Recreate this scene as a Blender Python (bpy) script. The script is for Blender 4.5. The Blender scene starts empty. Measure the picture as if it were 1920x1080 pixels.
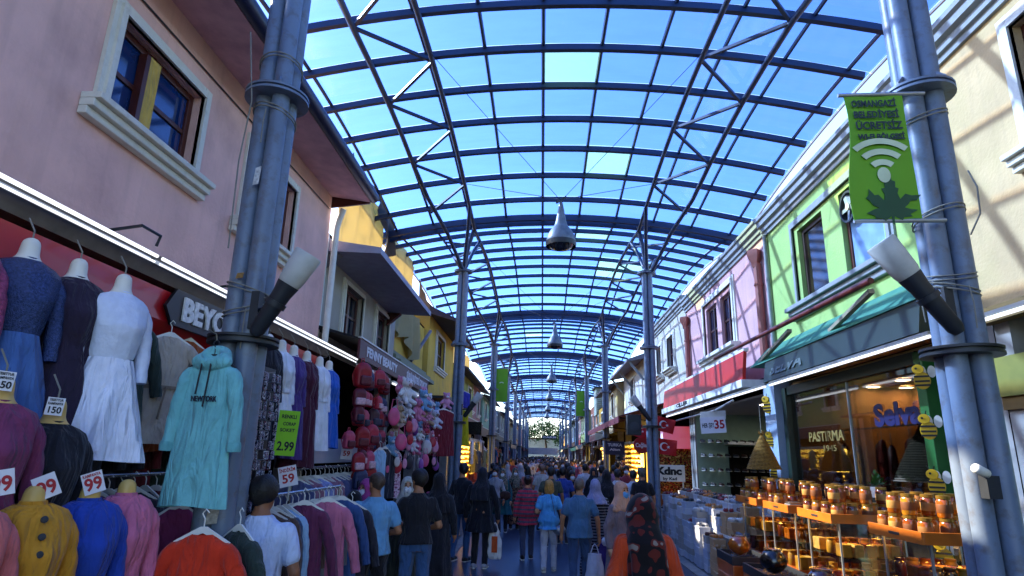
import bpy, bmesh, math, random
import numpy as np
from mathutils import Vector, Matrix
random.seed(7); rng = np.random.default_rng(7)
S = bpy.context.scene
COL = S.collection
R = math.radians
# ---------------------------------------------------------------- camera
FPX, VPX, VPY, EYE, ROLL = 1150.0, 1016.0, 853.0, 2.0, R(1.4)
_s = np.array([(VPX-960)/FPX, -(VPY-540)/FPX, 1.0]); _s /= np.linalg.norm(_s)
_a = np.array([math.sin(ROLL), math.cos(ROLL), 0.0]); _a[2] = -(_a @ _s)/_s[2]; _a /= np.linalg.norm(_a)
_x = -np.cross(_s, _a)
_A = np.array([_x, _s, _a])                       # rows: world axes seen from the camera
RT, UP, FW = _A[:, 0], _A[:, 1], _A[:, 2]
cam = bpy.data.cameras.new('camera'); cam.sensor_width = 36; cam.lens = FPX*36/1920
cam.clip_start = 0.05; cam.clip_end = 2000
co = bpy.data.objects.new('camera', cam); COL.objects.link(co)
co.matrix_world = Matrix(((RT[0], UP[0], -FW[0], 0), (RT[1], UP[1], -FW[1], 0), (RT[2], UP[2], -FW[2], EYE), (0, 0, 0, 1)))
S.camera = co
def at(u, v, X=None, Y=None, Z=None):
    d = FW + RT*(u-960)/FPX - UP*(v-540)/FPX
    t = X/d[0] if X is not None else Y/d[1] if Y is not None else (Z-EYE)/d[2]
    return Vector((d*t + np.array([0, 0, EYE])).tolist())
# ---------------------------------------------------------------- world, sun, exposure
SUN = Vector((1.0, -0.42, -0.80)).normalized()    # the way the light travels
el = math.asin(-SUN.z); az = math.atan2(-SUN.x, -SUN.y)
W = bpy.data.worlds.new('World'); S.world = W; W.use_nodes = True
nt = W.node_tree; nt.nodes.clear()
sky = nt.nodes.new('ShaderNodeTexSky'); sky.sky_type = 'NISHITA'; sky.sun_disc = False
sky.sun_elevation = el; sky.sun_rotation = az; sky.air_density = 1.0; sky.dust_density = 1.3; sky.ozone_density = 3.5
bg = nt.nodes.new('ShaderNodeBackground'); bg.inputs['Strength'].default_value = 0.15
wo = nt.nodes.new('ShaderNodeOutputWorld')
nt.links.new(sky.outputs[0], bg.inputs[0]); nt.links.new(bg.outputs[0], wo.inputs[0])
sl = bpy.data.lights.new('sun', 'SUN'); sl.energy = 3.6; sl.angle = R(0.6); sl.color = (1.0, 0.86, 0.64)
so = bpy.data.objects.new('sun', sl); COL.objects.link(so); so.rotation_euler = SUN.to_track_quat('-Z', 'Y').to_euler()
so.location = (-20, 20, 30)
S.view_settings.view_transform = 'Standard'; S.view_settings.look = 'None'
S.view_settings.exposure = 2.5; S.view_settings.gamma = 1.0
S.render.engine = 'CYCLES'
S.cycles.max_bounces = 7; S.cycles.diffuse_bounces = 4; S.cycles.glossy_bounces = 3; S.cycles.transparent_max_bounces = 24
S.cycles.transmission_bounces = 4; S.cycles.caustics_reflective = False; S.cycles.caustics_refractive = False
S.cycles.sample_clamp_indirect = 4.0
S.cycles.use_denoising = True
# ---------------------------------------------------------------- materials
def lin(c):
    if isinstance(c, str):
        c = tuple(int(c[i:i+2], 16)/255 for i in (1, 3, 5))
    return tuple((x/12.92 if x <= 0.04045 else ((x+0.055)/1.055)**2.4) for x in c)
MATS = {}
def mat(name, col, rough=0.6, var=0.18, scale=6.0, bump=0.0, bscale=60.0, metal=0.0, spec=0.4, coat=0.0, dirt=None, sheen=0.0, stripes=None, em=None, ems=0.0, alpha=None):
    """one procedural surface: base colour broken up by two noises, optional dirt colour, stripes, bump."""
    if name in MATS: return MATS[name]
    m = bpy.data.materials.new(name); MATS[name] = m; m.use_nodes = True
    n = m.node_tree.nodes; L = m.node_tree.links.new; b = n['Principled BSDF']
    c = lin(col) if isinstance(col, str) else col
    tc = n.new('ShaderNodeTexCoord'); nz = n.new('ShaderNodeTexNoise'); nz.inputs['Scale'].default_value = scale; nz.inputs['Detail'].default_value = 5
    L(tc.outputs['Object'], nz.inputs['Vector'])
    rp = n.new('ShaderNodeValToRGB'); L(nz.outputs['Fac'], rp.inputs['Fac'])
    rp.color_ramp.elements[0].position = 0.3; rp.color_ramp.elements[1].position = 0.72
    lo = tuple(max(0, x*(1-var)) for x in c); hi = tuple(min(1, x*(1+var*0.7)) for x in c)
    rp.color_ramp.elements[0].color = (*lo, 1); rp.color_ramp.elements[1].color = (*hi, 1)
    out = rp.outputs['Color']
    if stripes:
        c2, freq, duty, axis = stripes
        sp = n.new('ShaderNodeSeparateXYZ'); L(tc.outputs['Object'], sp.inputs[0])
        m1 = n.new('ShaderNodeMath'); m1.operation = 'MULTIPLY'; m1.inputs[1].default_value = freq; L(sp.outputs[axis], m1.inputs[0])
        m2 = n.new('ShaderNodeMath'); m2.operation = 'FRACT'; L(m1.outputs[0], m2.inputs[0])
        m3 = n.new('ShaderNodeMath'); m3.operation = 'LESS_THAN'; m3.inputs[1].default_value = duty; L(m2.outputs[0], m3.inputs[0])
        mx = n.new('ShaderNodeMix'); mx.data_type = 'RGBA'; L(m3.outputs[0], mx.inputs['Factor']); L(out, mx.inputs['A']); mx.inputs['B'].default_value = (*lin(c2), 1)
        out = mx.outputs['Result']
    if dirt:
        dcol, amt, dsc = dirt
        n2 = n.new('ShaderNodeTexNoise'); n2.inputs['Scale'].default_value = dsc; n2.inputs['Detail'].default_value = 8; n2.inputs['Roughness'].default_value = 0.65
        L(tc.outputs['Object'], n2.inputs['Vector'])
        r2 = n.new('ShaderNodeValToRGB'); r2.color_ramp.elements[0].position = 0.5; r2.color_ramp.elements[1].position = 0.75
        r2.color_ramp.elements[0].color = (0, 0, 0, 1); r2.color_ramp.elements[1].color = (amt, amt, amt, 1); L(n2.outputs['Fac'], r2.inputs['Fac'])
        mx = n.new('ShaderNodeMix'); mx.data_type = 'RGBA'; L(r2.outputs['Color'], mx.inputs['Factor']); L(out, mx.inputs['A']); mx.inputs['B'].default_value = (*lin(dcol), 1)
        out = mx.outputs['Result']
    L(out, b.inputs['Base Color'])
    b.inputs['Roughness'].default_value = rough; b.inputs['Metallic'].default_value = metal; b.inputs['Specular IOR Level'].default_value = spec
    b.inputs['Coat Weight'].default_value = coat; b.inputs['Sheen Weight'].default_value = sheen
    if em: b.inputs['Emission Color'].default_value = (*lin(em), 1); b.inputs['Emission Strength'].default_value = ems
    if alpha is not None: b.inputs['Alpha'].default_value = alpha
    if bump:
        n3 = n.new('ShaderNodeTexNoise'); n3.inputs['Scale'].default_value = bscale; n3.inputs['Detail'].default_value = 4; L(tc.outputs['Object'], n3.inputs['Vector'])
        bp = n.new('ShaderNodeBump'); bp.inputs['Strength'].default_value = bump; bp.inputs['Distance'].default_value = 0.02
        L(n3.outputs['Fac'], bp.inputs['Height']); L(bp.outputs['Normal'], b.inputs['Normal'])
    return m
def fab(col, rough=0.85, stripes=None, tag=''):
    nm = 'fabric '+str(col)+tag
    if nm in MATS: return MATS[nm]
    m = mat(nm, tuple(x**.78 for x in lin(col)), rough, var=0.16, scale=9, bump=0.2, bscale=60, spec=0.15, sheen=0.12, stripes=stripes)
    n = m.node_tree.nodes; L = m.node_tree.links.new; b = n['Principled BSDF']; tc = n['Texture Coordinate']
    mp = n.new('ShaderNodeMapping'); mp.inputs['Scale'].default_value = (11, 11, 2.6); mp.inputs['Rotation'].default_value = (0.25, 0.2, 0); L(tc.outputs['Object'], mp.inputs['Vector'])
    nz = n.new('ShaderNodeTexNoise'); nz.inputs['Scale'].default_value = 1.0; nz.inputs['Detail'].default_value = 3; nz.inputs['Distortion'].default_value = 0.8; L(mp.outputs['Vector'], nz.inputs['Vector'])
    bp = n.new('ShaderNodeBump'); bp.inputs['Strength'].default_value = 0.9; bp.inputs['Distance'].default_value = 0.08; L(nz.outputs['Fac'], bp.inputs['Height'])
    o = b.inputs['Normal'].links[0].from_node; L(o.outputs['Normal'], bp.inputs['Normal']); L(bp.outputs['Normal'], b.inputs['Normal'])
    return m
def cloth_sheet(name, col, dirt):
    """thin hung sheet that lets some light through"""
    if name in MATS: return MATS[name]
    m = mat(name, col, .8, var=.16, scale=2, bump=.4, bscale=6, dirt=dirt); n = m.node_tree.nodes; L = m.node_tree.links.new; b = n['Principled BSDF']
    t = n.new('ShaderNodeBsdfTranslucent'); mx = n.new('ShaderNodeMixShader'); mx.inputs[0].default_value = .55
    L(b.inputs['Base Color'].links[0].from_socket, t.inputs[0]); L(b.outputs[0], mx.inputs[1]); L(t.outputs[0], mx.inputs[2]); L(mx.outputs[0], n['Material Output'].inputs[0])
    return m
def skin(col='#a8714f'): return mat('skin '+col, col, 0.5, var=0.12, scale=25, spec=0.3)
def glow(name, col, s):
    if name in MATS: return MATS[name]
    m = bpy.data.materials.new(name); MATS[name] = m; m.use_nodes = True; n = m.node_tree.nodes; b = n['Principled BSDF']
    b.inputs['Base Color'].default_value = (0.8, 0.8, 0.8, 1)
    b.inputs['Emission Color'].default_value = (*lin(col), 1); b.inputs['Emission Strength'].default_value = s
    return m
def tint(name, col, mixg=0.06, rough=0.05, fk=0.8, dirty=0.0):
    """thin clear or coloured sheet: tinted transparency with a little gloss"""
    if name in MATS: return MATS[name]
    m = bpy.data.materials.new(name); MATS[name] = m; m.use_nodes = True; n = m.node_tree.nodes; n.clear(); L = m.node_tree.links.new
    tr = n.new('ShaderNodeBsdfTransparent'); tr.inputs[0].default_value = (*col, 1)
    if dirty:
        tc = n.new('ShaderNodeTexCoord'); mp = n.new('ShaderNodeMapping'); mp.inputs['Scale'].default_value = (0.7, 2.5, 1); L(tc.outputs['Object'], mp.inputs['Vector'])
        nz = n.new('ShaderNodeTexNoise'); nz.inputs['Scale'].default_value = 1.6; nz.inputs['Detail'].default_value = 7; nz.inputs['Roughness'].default_value = 0.65; L(mp.outputs['Vector'], nz.inputs['Vector'])
        rp = n.new('ShaderNodeValToRGB'); rp.color_ramp.elements[0].position = 0.35; rp.color_ramp.elements[1].position = 0.7
        rp.color_ramp.elements[0].color = (*[x*(1-dirty) for x in col], 1); rp.color_ramp.elements[1].color = (*[min(1, x*(1+dirty*.4)) for x in col], 1); L(nz.outputs['Fac'], rp.inputs['Fac']); L(rp.outputs['Color'], tr.inputs[0])
    gl = n.new('ShaderNodeBsdfGlossy'); gl.inputs['Roughness'].default_value = rough
    fr = n.new('ShaderNodeFresnel'); fr.inputs[0].default_value = 1.45
    ml = n.new('ShaderNodeMath'); ml.operation = 'MULTIPLY_ADD'; ml.inputs[1].default_value = fk; ml.inputs[2].default_value = mixg; L(fr.outputs[0], ml.inputs[0])
    mx = n.new('ShaderNodeMixShader'); L(ml.outputs[0], mx.inputs[0]); L(tr.outputs[0], mx.inputs[1]); L(gl.outputs[0], mx.inputs[2])
    o = n.new('ShaderNodeOutputMaterial'); L(mx.outputs[0], o.inputs[0])
    return m
def floral(name, cols, scale=30, p0=0.40):
    if name in MATS: return MATS[name]
    m = mat(name, cols[0], 0.8, sheen=0.1, spec=0.15); n = m.node_tree.nodes; L = m.node_tree.links.new; b = n['Principled BSDF']
    tc = n['Texture Coordinate']; vo = n.new('ShaderNodeTexNoise'); vo.inputs['Scale'].default_value = scale; vo.inputs['Detail'].default_value = 1.5; L(tc.outputs['Object'], vo.inputs['Vector'])
    rp = n.new('ShaderNodeValToRGB'); rp.color_ramp.interpolation = 'CONSTANT'; e = rp.color_ramp.elements
    k = len(cols); e[0].color = (*lin(cols[0]), 1); e[1].position = p0; e[1].color = (*lin(cols[1]), 1)
    for i in range(2, k):
        q = e.new(p0+0.22*(i-1)/max(1, k-2)); q.color = (*lin(cols[i]), 1)
    L(vo.outputs['Fac'], rp.inputs['Fac']); L(rp.outputs['Color'], b.inputs['Base Color'])
    return m
# ---------------------------------------------------------------- mesh builder
PW = {}
class MB:
    def __init__(s): s.v = []; s.f = []; s.m = []; s.mi = 0
    def add(s, vs, fs):
        o = len(s.v); s.v += [tuple(map(float, p)) for p in vs]
        for f in fs: s.f.append([i+o for i in f]); s.m.append(s.mi)
        return s
    def box(s, x0, x1, y0, y1, z0, z1):
        x0, x1 = min(x0, x1), max(x0, x1); y0, y1 = min(y0, y1), max(y0, y1); z0, z1 = min(z0, z1), max(z0, z1)
        return s.add([(x0, y0, z0), (x1, y0, z0), (x1, y1, z0), (x0, y1, z0), (x0, y0, z1), (x1, y0, z1), (x1, y1, z1), (x0, y1, z1)],
                     [(0, 3, 2, 1), (4, 5, 6, 7), (0, 1, 5, 4), (1, 2, 6, 5), (2, 3, 7, 6), (3, 0, 4, 7)])
    def obox(s, c, ax, ay, az):
        """box by centre and three half-axis vectors"""
        c, ax, ay, az = map(Vector, (c, ax, ay, az))
        vs = [c+i*ax+j*ay+k*az for k in (-1, 1) for (i, j) in ((-1, -1), (1, -1), (1, 1), (-1, 1))]
        fs = [(0, 3, 2, 1), (4, 5, 6, 7), (0, 1, 5, 4), (1, 2, 6, 5), (2, 3, 7, 6), (3, 0, 4, 7)]
        if ax.cross(ay).dot(az) < 0: fs = [tuple(reversed(f)) for f in fs]
        return s.add(vs, fs)
    def bar(s, a, b, w, h=None, up=(0, 0, 1)):
        a, b = Vector(a), Vector(b); d = (b-a); l = d.length; d.normalize(); u = Vector(up)
        if abs(d.dot(u)) > 0.98: u = Vector((1, 0, 0))
        x = d.cross(u).normalized(); y = x.cross(d)
        return s.obox((a+b)/2, x*w/2, d*l/2, y*(h or w)/2)
    def tube(s, pts, r, n=8, caps=True):
        pts = [Vector(p) for p in pts]; k = len(pts); rr = r if hasattr(r, '__len__') else [r]*k
        rings = []; px = None
        for i, p in enumerate(pts):
            d = (pts[min(i+1, k-1)]-pts[max(i-1, 0)]).normalized()
            if px is None:
                px = d.cross(Vector((0, 0, 1)) if abs(d.z) < 0.95 else Vector((1, 0, 0))).normalized()
            else: px = (px-d*px.dot(d)).normalized()
            py = d.cross(px)
            rings.append([p+(px*math.cos(2*math.pi*j/n)+py*math.sin(2*math.pi*j/n))*rr[i] for j in range(n)])
        return s.loft(rings, caps)
    def loft(s, rings, caps=True, close=True):
        n = len(rings[0]); vs = [p for r_ in rings for p in r_]; fs = []
        for i in range(len(rings)-1):
            for j in range(n if close else n-1):
                a = i*n+j; b = i*n+(j+1) % n; fs.append((a, b, b+n, a+n))
        if caps: fs.append(tuple(range(n-1, -1, -1))); fs.append(tuple(range((len(rings)-1)*n, len(rings)*n)))
        return s.add(vs, fs)
    def lathe(s, prof, c=(0, 0, 0), n=20, ax=None, caps=True):
        c = Vector(c); az = Vector(ax).normalized() if ax else Vector((0, 0, 1))
        px = az.cross(Vector((0, 1, 0)) if abs(az.y) < 0.9 else Vector((1, 0, 0))).normalized(); py = az.cross(px)
        return s.loft([[c+az*z+(px*math.cos(2*math.pi*j/n)+py*math.sin(2*math.pi*j/n))*max(r, 1e-4) for j in range(n)] for r, z in prof], caps)
    def prism(s, pts, o, ex, ey, t):
        """outline pts (2D) in the plane o,ex,ey, thickness t along ex x ey"""
        o, ex, ey = Vector(o), Vector(ex), Vector(ey); nz = ex.cross(ey).normalized()*t
        a = sum(pts[i][0]*pts[(i+1) % len(pts)][1]-pts[(i+1) % len(pts)][0]*pts[i][1] for i in range(len(pts)))
        if a < 0: pts = pts[::-1]
        k = len(pts); vs = [o+ex*p[0]+ey*p[1] for p in pts]; vs += [p+nz for p in vs]
        fs = [tuple(range(k-1, -1, -1)), tuple(range(k, 2*k))]+[(i, (i+1) % k, (i+1) % k+k, i+k) for i in range(k)]
        return s.add(vs, fs)
    def grid(s, fn, nu, nv):
        vs = [fn(i/nu, j/nv) for j in range(nv+1) for i in range(nu+1)]
        return s.add(vs, [(j*(nu+1)+i, j*(nu+1)+i+1, (j+1)*(nu+1)+i+1, (j+1)*(nu+1)+i) for j in range(nv) for i in range(nu)])
    def build(s, name, m, parent=None, smooth=False, bevel=0.0, world=True, solid=0.0):
        me = bpy.data.meshes.new(name)
        off = PW.get(parent.name, Vector((0, 0, 0))) if (parent and world) else Vector((0, 0, 0))
        me.from_pydata([(x-off.x, y-off.y, z-off.z) for x, y, z in s.v], [], s.f)
        ms = m if isinstance(m, (list, tuple)) else [m]
        for q in ms: me.materials.append(q)
        if len(ms) > 1: me.polygons.foreach_set('material_index', s.m)
        if bevel or solid:
            bm = bmesh.new(); bm.from_mesh(me)
            if solid: bmesh.ops.solidify(bm, geom=bm.faces[:], thickness=solid)
            if bevel: bmesh.ops.bevel(bm, geom=bm.edges[:], offset=bevel, segments=2, affect='EDGES', profile=0.6)
            bm.to_mesh(me); bm.free()
        if smooth:
            me.polygons.foreach_set('use_smooth', [True]*len(me.polygons)); me.set_sharp_from_angle(angle=R(50 if smooth is True else smooth))
        me.update()
        o = bpy.data.objects.new(name, me); COL.objects.link(o)
        if parent: o.parent = parent; PW[o.name] = off.copy()
        else: PW[o.name] = Vector((0, 0, 0))
        return o
def tag(o, label=None, cat=None, group=None, kind=None):
    if label: o['label'] = label
    if cat: o['category'] = cat
    if group: o['group'] = group
    if kind: o['kind'] = kind
    return o
def thing(name, label, cat, loc=(0, 0, 0), group=None, rz=0.0):
    o = bpy.data.objects.new(name, None); COL.objects.link(o); o.location = loc; o.rotation_euler = (0, 0, rz); o.empty_display_size = 0.1
    PW[o.name] = Vector(loc); return tag(o, label, cat, group)
def dup(root, loc=None, rz=None, label=None, group=None, swap=None, rot=None, scale=None):
    """a copy of a thing with copies of its parts and sub-parts (mesh data shared)"""
    def cp(o, parent):
        c = o.copy(); COL.objects.link(c)
        if parent: c.parent = parent
        if swap and o.type == 'MESH':
            for i, sl_ in enumerate(o.material_slots):
                w = swap.get(sl_.material.name) if sl_.material else None
                if w: c.material_slots[i].link = 'OBJECT'; c.material_slots[i].material = w
        for ch in o.children: cp(ch, c)
        return c
    c = cp(root, None)
    if loc is not None: c.location = loc
    if rz is not None: c.rotation_euler = (0, 0, rz)
    if rot is not None: c.rotation_euler = rot
    if scale is not None: c.scale = scale if hasattr(scale, '__len__') else (scale,)*3
    if label: c['label'] = label
    if group: c['group'] = group
    PW[c.name] = Vector(c.location); return c
def solo(o, loc, rz=0.0):
    """put a one-mesh thing built round its own origin in place"""
    o.location = loc; o.rotation_euler = (0, 0, rz); return o
def text(name, body, o, ex, ey, size, m, parent=None, bold=0.0, depth=0.004, align='CENTER', width=None, space=1.0):
    """raised lettering in the plane through o spanned by ex (reading direction) and ey (up)"""
    cu = bpy.data.curves.new(name, 'FONT'); cu.body = body; cu.size = size; cu.align_x = align; cu.align_y = 'CENTER'
    cu.extrude = depth; cu.offset = bold; cu.resolution_u = 3; cu.space_line = 0.9*space
    tmp = bpy.data.objects.new(name, cu); COL.objects.link(tmp)
    dg = bpy.context.evaluated_depsgraph_get(); me = bpy.data.meshes.new_from_object(tmp.evaluated_get(dg))
    bpy.data.objects.remove(tmp); bpy.data.curves.remove(cu)
    n = len(me.vertices); a = np.zeros(n*3, np.float32); me.vertices.foreach_get('co', a); a = a.reshape(-1, 3)
    if width and n:
        w = a[:, 0].max()-a[:, 0].min(); a[:, 0] *= width/w
    ex = Vector(ex).normalized(); ey = Vector(ey).normalized(); nz = ex.cross(ey)
    off = PW.get(parent.name, Vector((0, 0, 0))) if parent else Vector((0, 0, 0))
    M = np.array([ex, ey, nz]); a = a @ M + np.array(Vector(o)-off)
    me.vertices.foreach_set('co', a.astype(np.float32).ravel()); me.materials.clear(); me.materials.append(m); me.update()
    ob = bpy.data.objects.new(name, me); COL.objects.link(ob)
    if parent: ob.parent = parent; PW[ob.name] = off.copy()
    return ob
# ---------------------------------------------------------------- distance-field modelling
def smin(a, b, k):
    h = np.clip(0.5+0.5*(b-a)/k, 0, 1); return b*(1-h)+a*h-k*h*(1-h)
def cap(P, a, b, ra, rb):
    a = np.array(a, np.float32); d = np.array(b, np.float32)-a; q = P-a; t = np.clip((q@d)/max(1e-9, float(d@d)), 0, 1)
    w = q-t[..., None]*d; return np.sqrt((w*w).sum(-1))-(ra+(rb-ra)*t)
def ell(P, c, r):
    q = (P-np.array(c, np.float32))/np.array(r, np.float32); l = np.sqrt((q*q).sum(-1)); return (l-1)*min(r)
def prof(P, zs, rx, ry, cx=None, cy=None, fold=0.0, nf=9, ph=0.0):
    """upright body of elliptic sections given by height"""
    z = P[..., 2]; x = P[..., 0]-(np.interp(z, zs, cx) if cx is not None else 0); y = P[..., 1]-(np.interp(z, zs, cy) if cy is not None else 0)
    a = np.interp(z, zs, rx); b = np.interp(z, zs, ry); l = np.sqrt((x/a)**2+(y/b)**2)
    if fold:
        th = np.arctan2(y/b, x/a); t = np.clip((zs[-1]-z)/(zs[-1]-zs[0]), 0, 1)
        l = l/(1+fold*t*(np.cos(nf*th+ph)+0.6*np.cos((nf//2+1)*th+ph*2+z*3)))
    d = (l-1)*np.minimum(a, b); return np.maximum(d, np.maximum(zs[0]-z, z-zs[-1]))
def surf(fn, lo, hi, h):
    ax = [np.arange(l, u+h, h, dtype=np.float32) for l, u in zip(lo, hi)]
    P = np.stack(np.meshgrid(*ax, indexing='ij'), -1); V = fn(P).astype(np.float32); I = V < 0
    n = np.array(V.shape)-1
    acc = np.zeros((*n, 3), np.float32); cnt = np.zeros(n, np.float32)
    def sub(A, i, j, k): return A[i:i+n[0], j:j+n[1], k:k+n[2]]
    for axis in range(3):
        for p in (0, 1):
            for q in (0, 1):
                c0 = [0, 0, 0]; o = [x for x in range(3) if x != axis]; c0[o[0]] = p; c0[o[1]] = q; c1 = list(c0); c1[axis] = 1
                a, b = sub(V, *c0), sub(V, *c1); x = (a < 0) != (b < 0)
                t = np.where(x, a/np.where(x, a-b, 1), 0)
                for d in range(3):
                    acc[..., d] += np.where(x, (t if d == axis else c0[d]), 0)
                cnt += x
    act = cnt > 0; idx = -np.ones(n, np.int64); idx[act] = np.arange(act.sum())
    ii = np.argwhere(act); vs = (ii+acc[act]/cnt[act][:, None])*h+np.array(lo)
    fs = []
    for axis in range(3):
        o = [x for x in range(3) if x != axis]
        sl0 = [slice(1, -1)]*3; sl1 = [slice(1, -1)]*3; sl0[axis] = slice(0, -1); sl1[axis] = slice(1, None)
        a, b = I[tuple(sl0)], I[tuple(sl1)]; e = np.argwhere(a != b)
        if len(e) == 0: continue
        fl = a[tuple(e.T)]; base = e.copy(); base[:, o[0]] += 1; base[:, o[1]] += 1
        def cell(d0, d1):
            c = base.copy(); c[:, o[0]] -= d0; c[:, o[1]] -= d1; return idx[c[:, 0], c[:, 1], c[:, 2]]
        q = np.stack([cell(1, 1), cell(0, 1), cell(0, 0), cell(1, 0)], 1)
        flip = fl if axis != 1 else ~fl
        q[~flip] = q[~flip][:, ::-1]; fs.append(q)
    fs = np.concatenate(fs) if fs else np.zeros((0, 4), int)
    fs = fs[(fs >= 0).all(1)]
    return vs, fs
def sdf(name, fn, lo, hi, h, m, parent=None, extra=None):
    vs, fs = surf(fn, lo, hi, h)
    if extra:
        for v2, f2 in extra: fs = np.concatenate([fs, f2+len(vs)]); vs = np.concatenate([vs, v2])
    me = bpy.data.meshes.new(name); me.from_pydata(vs.tolist(), [], fs.tolist()); me.materials.append(m)
    me.polygons.foreach_set('use_smooth', [True]*len(me.polygons)); me.update()
    o = bpy.data.objects.new(name, me); COL.objects.link(o)
    if parent: o.parent = parent
    return o
# ================================================================ palette
PAINT = mat('column paint', '#66758a', 0.42, var=0.15, scale=3, bump=0.05, bscale=30, dirt=('#54483e', 0.8, 9), spec=0.4)
STEEL = mat('roof steel', '#263750', 0.42, var=0.18, scale=2, spec=0.5, dirt=('#27303c', 0.4, 3))
DARKM = mat('dark metal', '#23272d', 0.5, var=0.2, spec=0.4)
ALU = mat('aluminium trim', '#9ba1a6', 0.35, var=0.12, metal=0.6)
WHITEP = mat('white paint', '#d8d8d2', 0.5, var=0.08, dirt=('#8d8a80', 0.35, 4))
TRIM = mat('window trim stone', '#d4d2c6', 0.7, var=0.12, bump=0.1, dirt=('#6f6a5e', 0.45, 6))
BROWN = mat('brown window frame', '#4a1f16', 0.4, var=0.2, scale=10)
GLASSD = mat('window pane', '#0c1830', 0.06, var=0.2, spec=1.0, scale=2)
WIRE = mat('wire', '#7d7a70', 0.7)
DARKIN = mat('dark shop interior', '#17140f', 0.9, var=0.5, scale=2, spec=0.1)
WOOD = mat('orange varnished wood', '#a3521a', 0.35, var=0.35, scale=5, spec=0.5, coat=0.3)
TUBE = glow('fluorescent tube', '#f2f6ff', 0.3)
ORD = ['nearest', 'second', 'third', 'fourth', 'fifth', 'sixth', 'seventh', 'eighth', 'ninth', 'tenth']
# ================================================================ ground
g = MB().grid(lambda u, v: ((u-0.5)*400, -12+v*600, 0), 2, 2).build('ground', mat('grey paving', '#5a5651', 0.75, var=0.3, scale=3, bump=0.25, bscale=20, dirt=('#34312e', 0.6, 2)))
tag(g, kind='structure')
rd = MB().box(-1.75, 2.75, -12, 160, -0.05, 0.004).build('road', mat('blue tinted asphalt', '#2a3850', 0.36, var=0.3, scale=1.2, bump=0.12, bscale=90, dirt=('#1b2333', 0.7, 1.3), spec=0.45))
tag(rd, kind='structure')
for x in (-1.95, 2.75):
    k = MB().box(x, x+0.2, -12, 160, -0.05, 0.02).build('kerb', mat('kerb stone', '#857f78', 0.8, var=0.25, scale=4, bump=0.2)); tag(k, kind='structure')
# ================================================================ vaulted glass roof
BAY, Y1, XC, HW = 11.6, 4.5, 0.33, 4.93
def zr(x, t): return 8.33+0.47*math.sin(math.pi*t)-0.60*((x-XC)/HW)**2
BLUEPANE = tint('blue roof sheet', (0.24, 0.405, 0.84), 0.0, 0.1, 0.12, 0.06)
GREENPANE = tint('greenish replacement roof sheet', (0.66, 0.95, 0.72), 0.02, 0.3, 0.3)
BARX = [XC-0.38+1.01*k for k in range(-4, 6)]
NR = 10
PX = {-1: -2.22, 1: 2.92}
def bay_frame(root):
    for i in range(NR+1):
        t = i/NR if 0 < i < NR else (0.016 if i == 0 else 0.984); y = BAY*t; h = 0.112 if i not in (0, NR) else 0.17
        def sec(u, y=y, t=t, h=h):
            x = XC-HW+2*HW*u; dz = -1.2*(x-XC)/HW**2; n = Vector((-dz, 0, 1)).normalized(); c = Vector((x, y, zr(x, t)))
            return [c+n*h/2+Vector((0, -.042, 0)), c+n*h/2+Vector((0, .05, 0)), c-n*h/2+Vector((0, .05, 0)), c-n*h/2+Vector((0, -.042, 0))]
        MB().loft([sec(j/24) for j in range(25)]).build('arched_rib', STEEL, root, world=False)
    for x in BARX:
        MB().tube([(x, BAY*j/20, zr(x, j/20)+0.045) for j in range(21)], 0.036, 6).build('roof_bar', STEEL, root, world=False)
    for s in (-1, 1):
        xe = XC+s*(HW+0.12)
        MB().tube([(xe, BAY*j/20, zr(xe, j/20)+0.07) for j in range(21)], 0.03, 6).build('edge_trim', WHITEP, root, world=False)
        xo, xi, xp = XC+s*3.32, XC+s*2.28, PX[s]
        op = [(xp, 0.1, 6.86), (xp+s*.3, BAY*.1, 7.52), (xp+s*.62, BAY*.2, 7.98)]+[(xo, BAY*t, zr(xo, t)-.13) for t in (.3, .4, .5, .6, .7)]+[(xp+s*.62, BAY*.8, 7.98), (xp+s*.3, BAY*.9, 7.52), (xp, BAY-.1, 6.86)]
        MB().tube(op, 0.052, 8).build('girder_tube', STEEL, root, smooth=True, world=False)
        MB().tube([(xi, BAY*j/20, zr(xi, j/20)-.15) for j in range(21)], 0.048, 8).build('girder_tube', STEEL, root, smooth=True, world=False)
        for i in range(1, NR-1):
            a = (xo if i % 2 else xi, BAY*i/NR); b = (xi if i % 2 else xo, BAY*(i+1)/NR)
            pa = (a[0], a[1], zr(a[0], i/NR)-.12); pb = (b[0], b[1], zr(b[0], (i+1)/NR)-.12)
            MB().bar(pa, pb, 0.055, 0.05).build('brace', STEEL, root, world=False)
def bay_panes(root, odd):
    xs = [XC-HW-.12]+BARX+[XC+HW+.12]; nm = MB()
    for i in range(NR):
        for j in range(len(xs)-1):
            m = MB() if (i, j) in odd else nm; x0, x1 = xs[j]+.004, xs[j+1]-.004
            ts = [i/NR+.0005, (i+.5)/NR, (i+1)/NR-.0005]
            m.add([(x, BAY*t, zr(x, t)+.095) for t in ts for x in (x0, x1)], [(0, 1, 3, 2), (2, 3, 5, 4)])
            if m is not nm:
                o = m.build('replacement_panel', GREENPANE, root, world=False); o['label'] = 'greenish replacement roof panel'
    nm.build('roof_panels', BLUEPANE, root, world=False)
PLACE = ['entering at the top edge above the near columns', 'over the clothes shop and honey shop', 'over the yellow house and shoe shop']+[f'{q} in the row down the street' for q in ORD[3:]]
bays = []
for k in range(10):
    lb = f'blue vaulted steel and glass roof bay, {PLACE[k]}'
    if k == 0: r_ = thing('street_canopy', lb, 'canopy', (0, Y1-BAY, 0), 'vaulted roof bays over the street'); bay_frame(r_)
    else: r_ = dup(bays[0], (0, Y1+BAY*(k-1), 0), label=lb)
    bays.append(r_)
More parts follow.
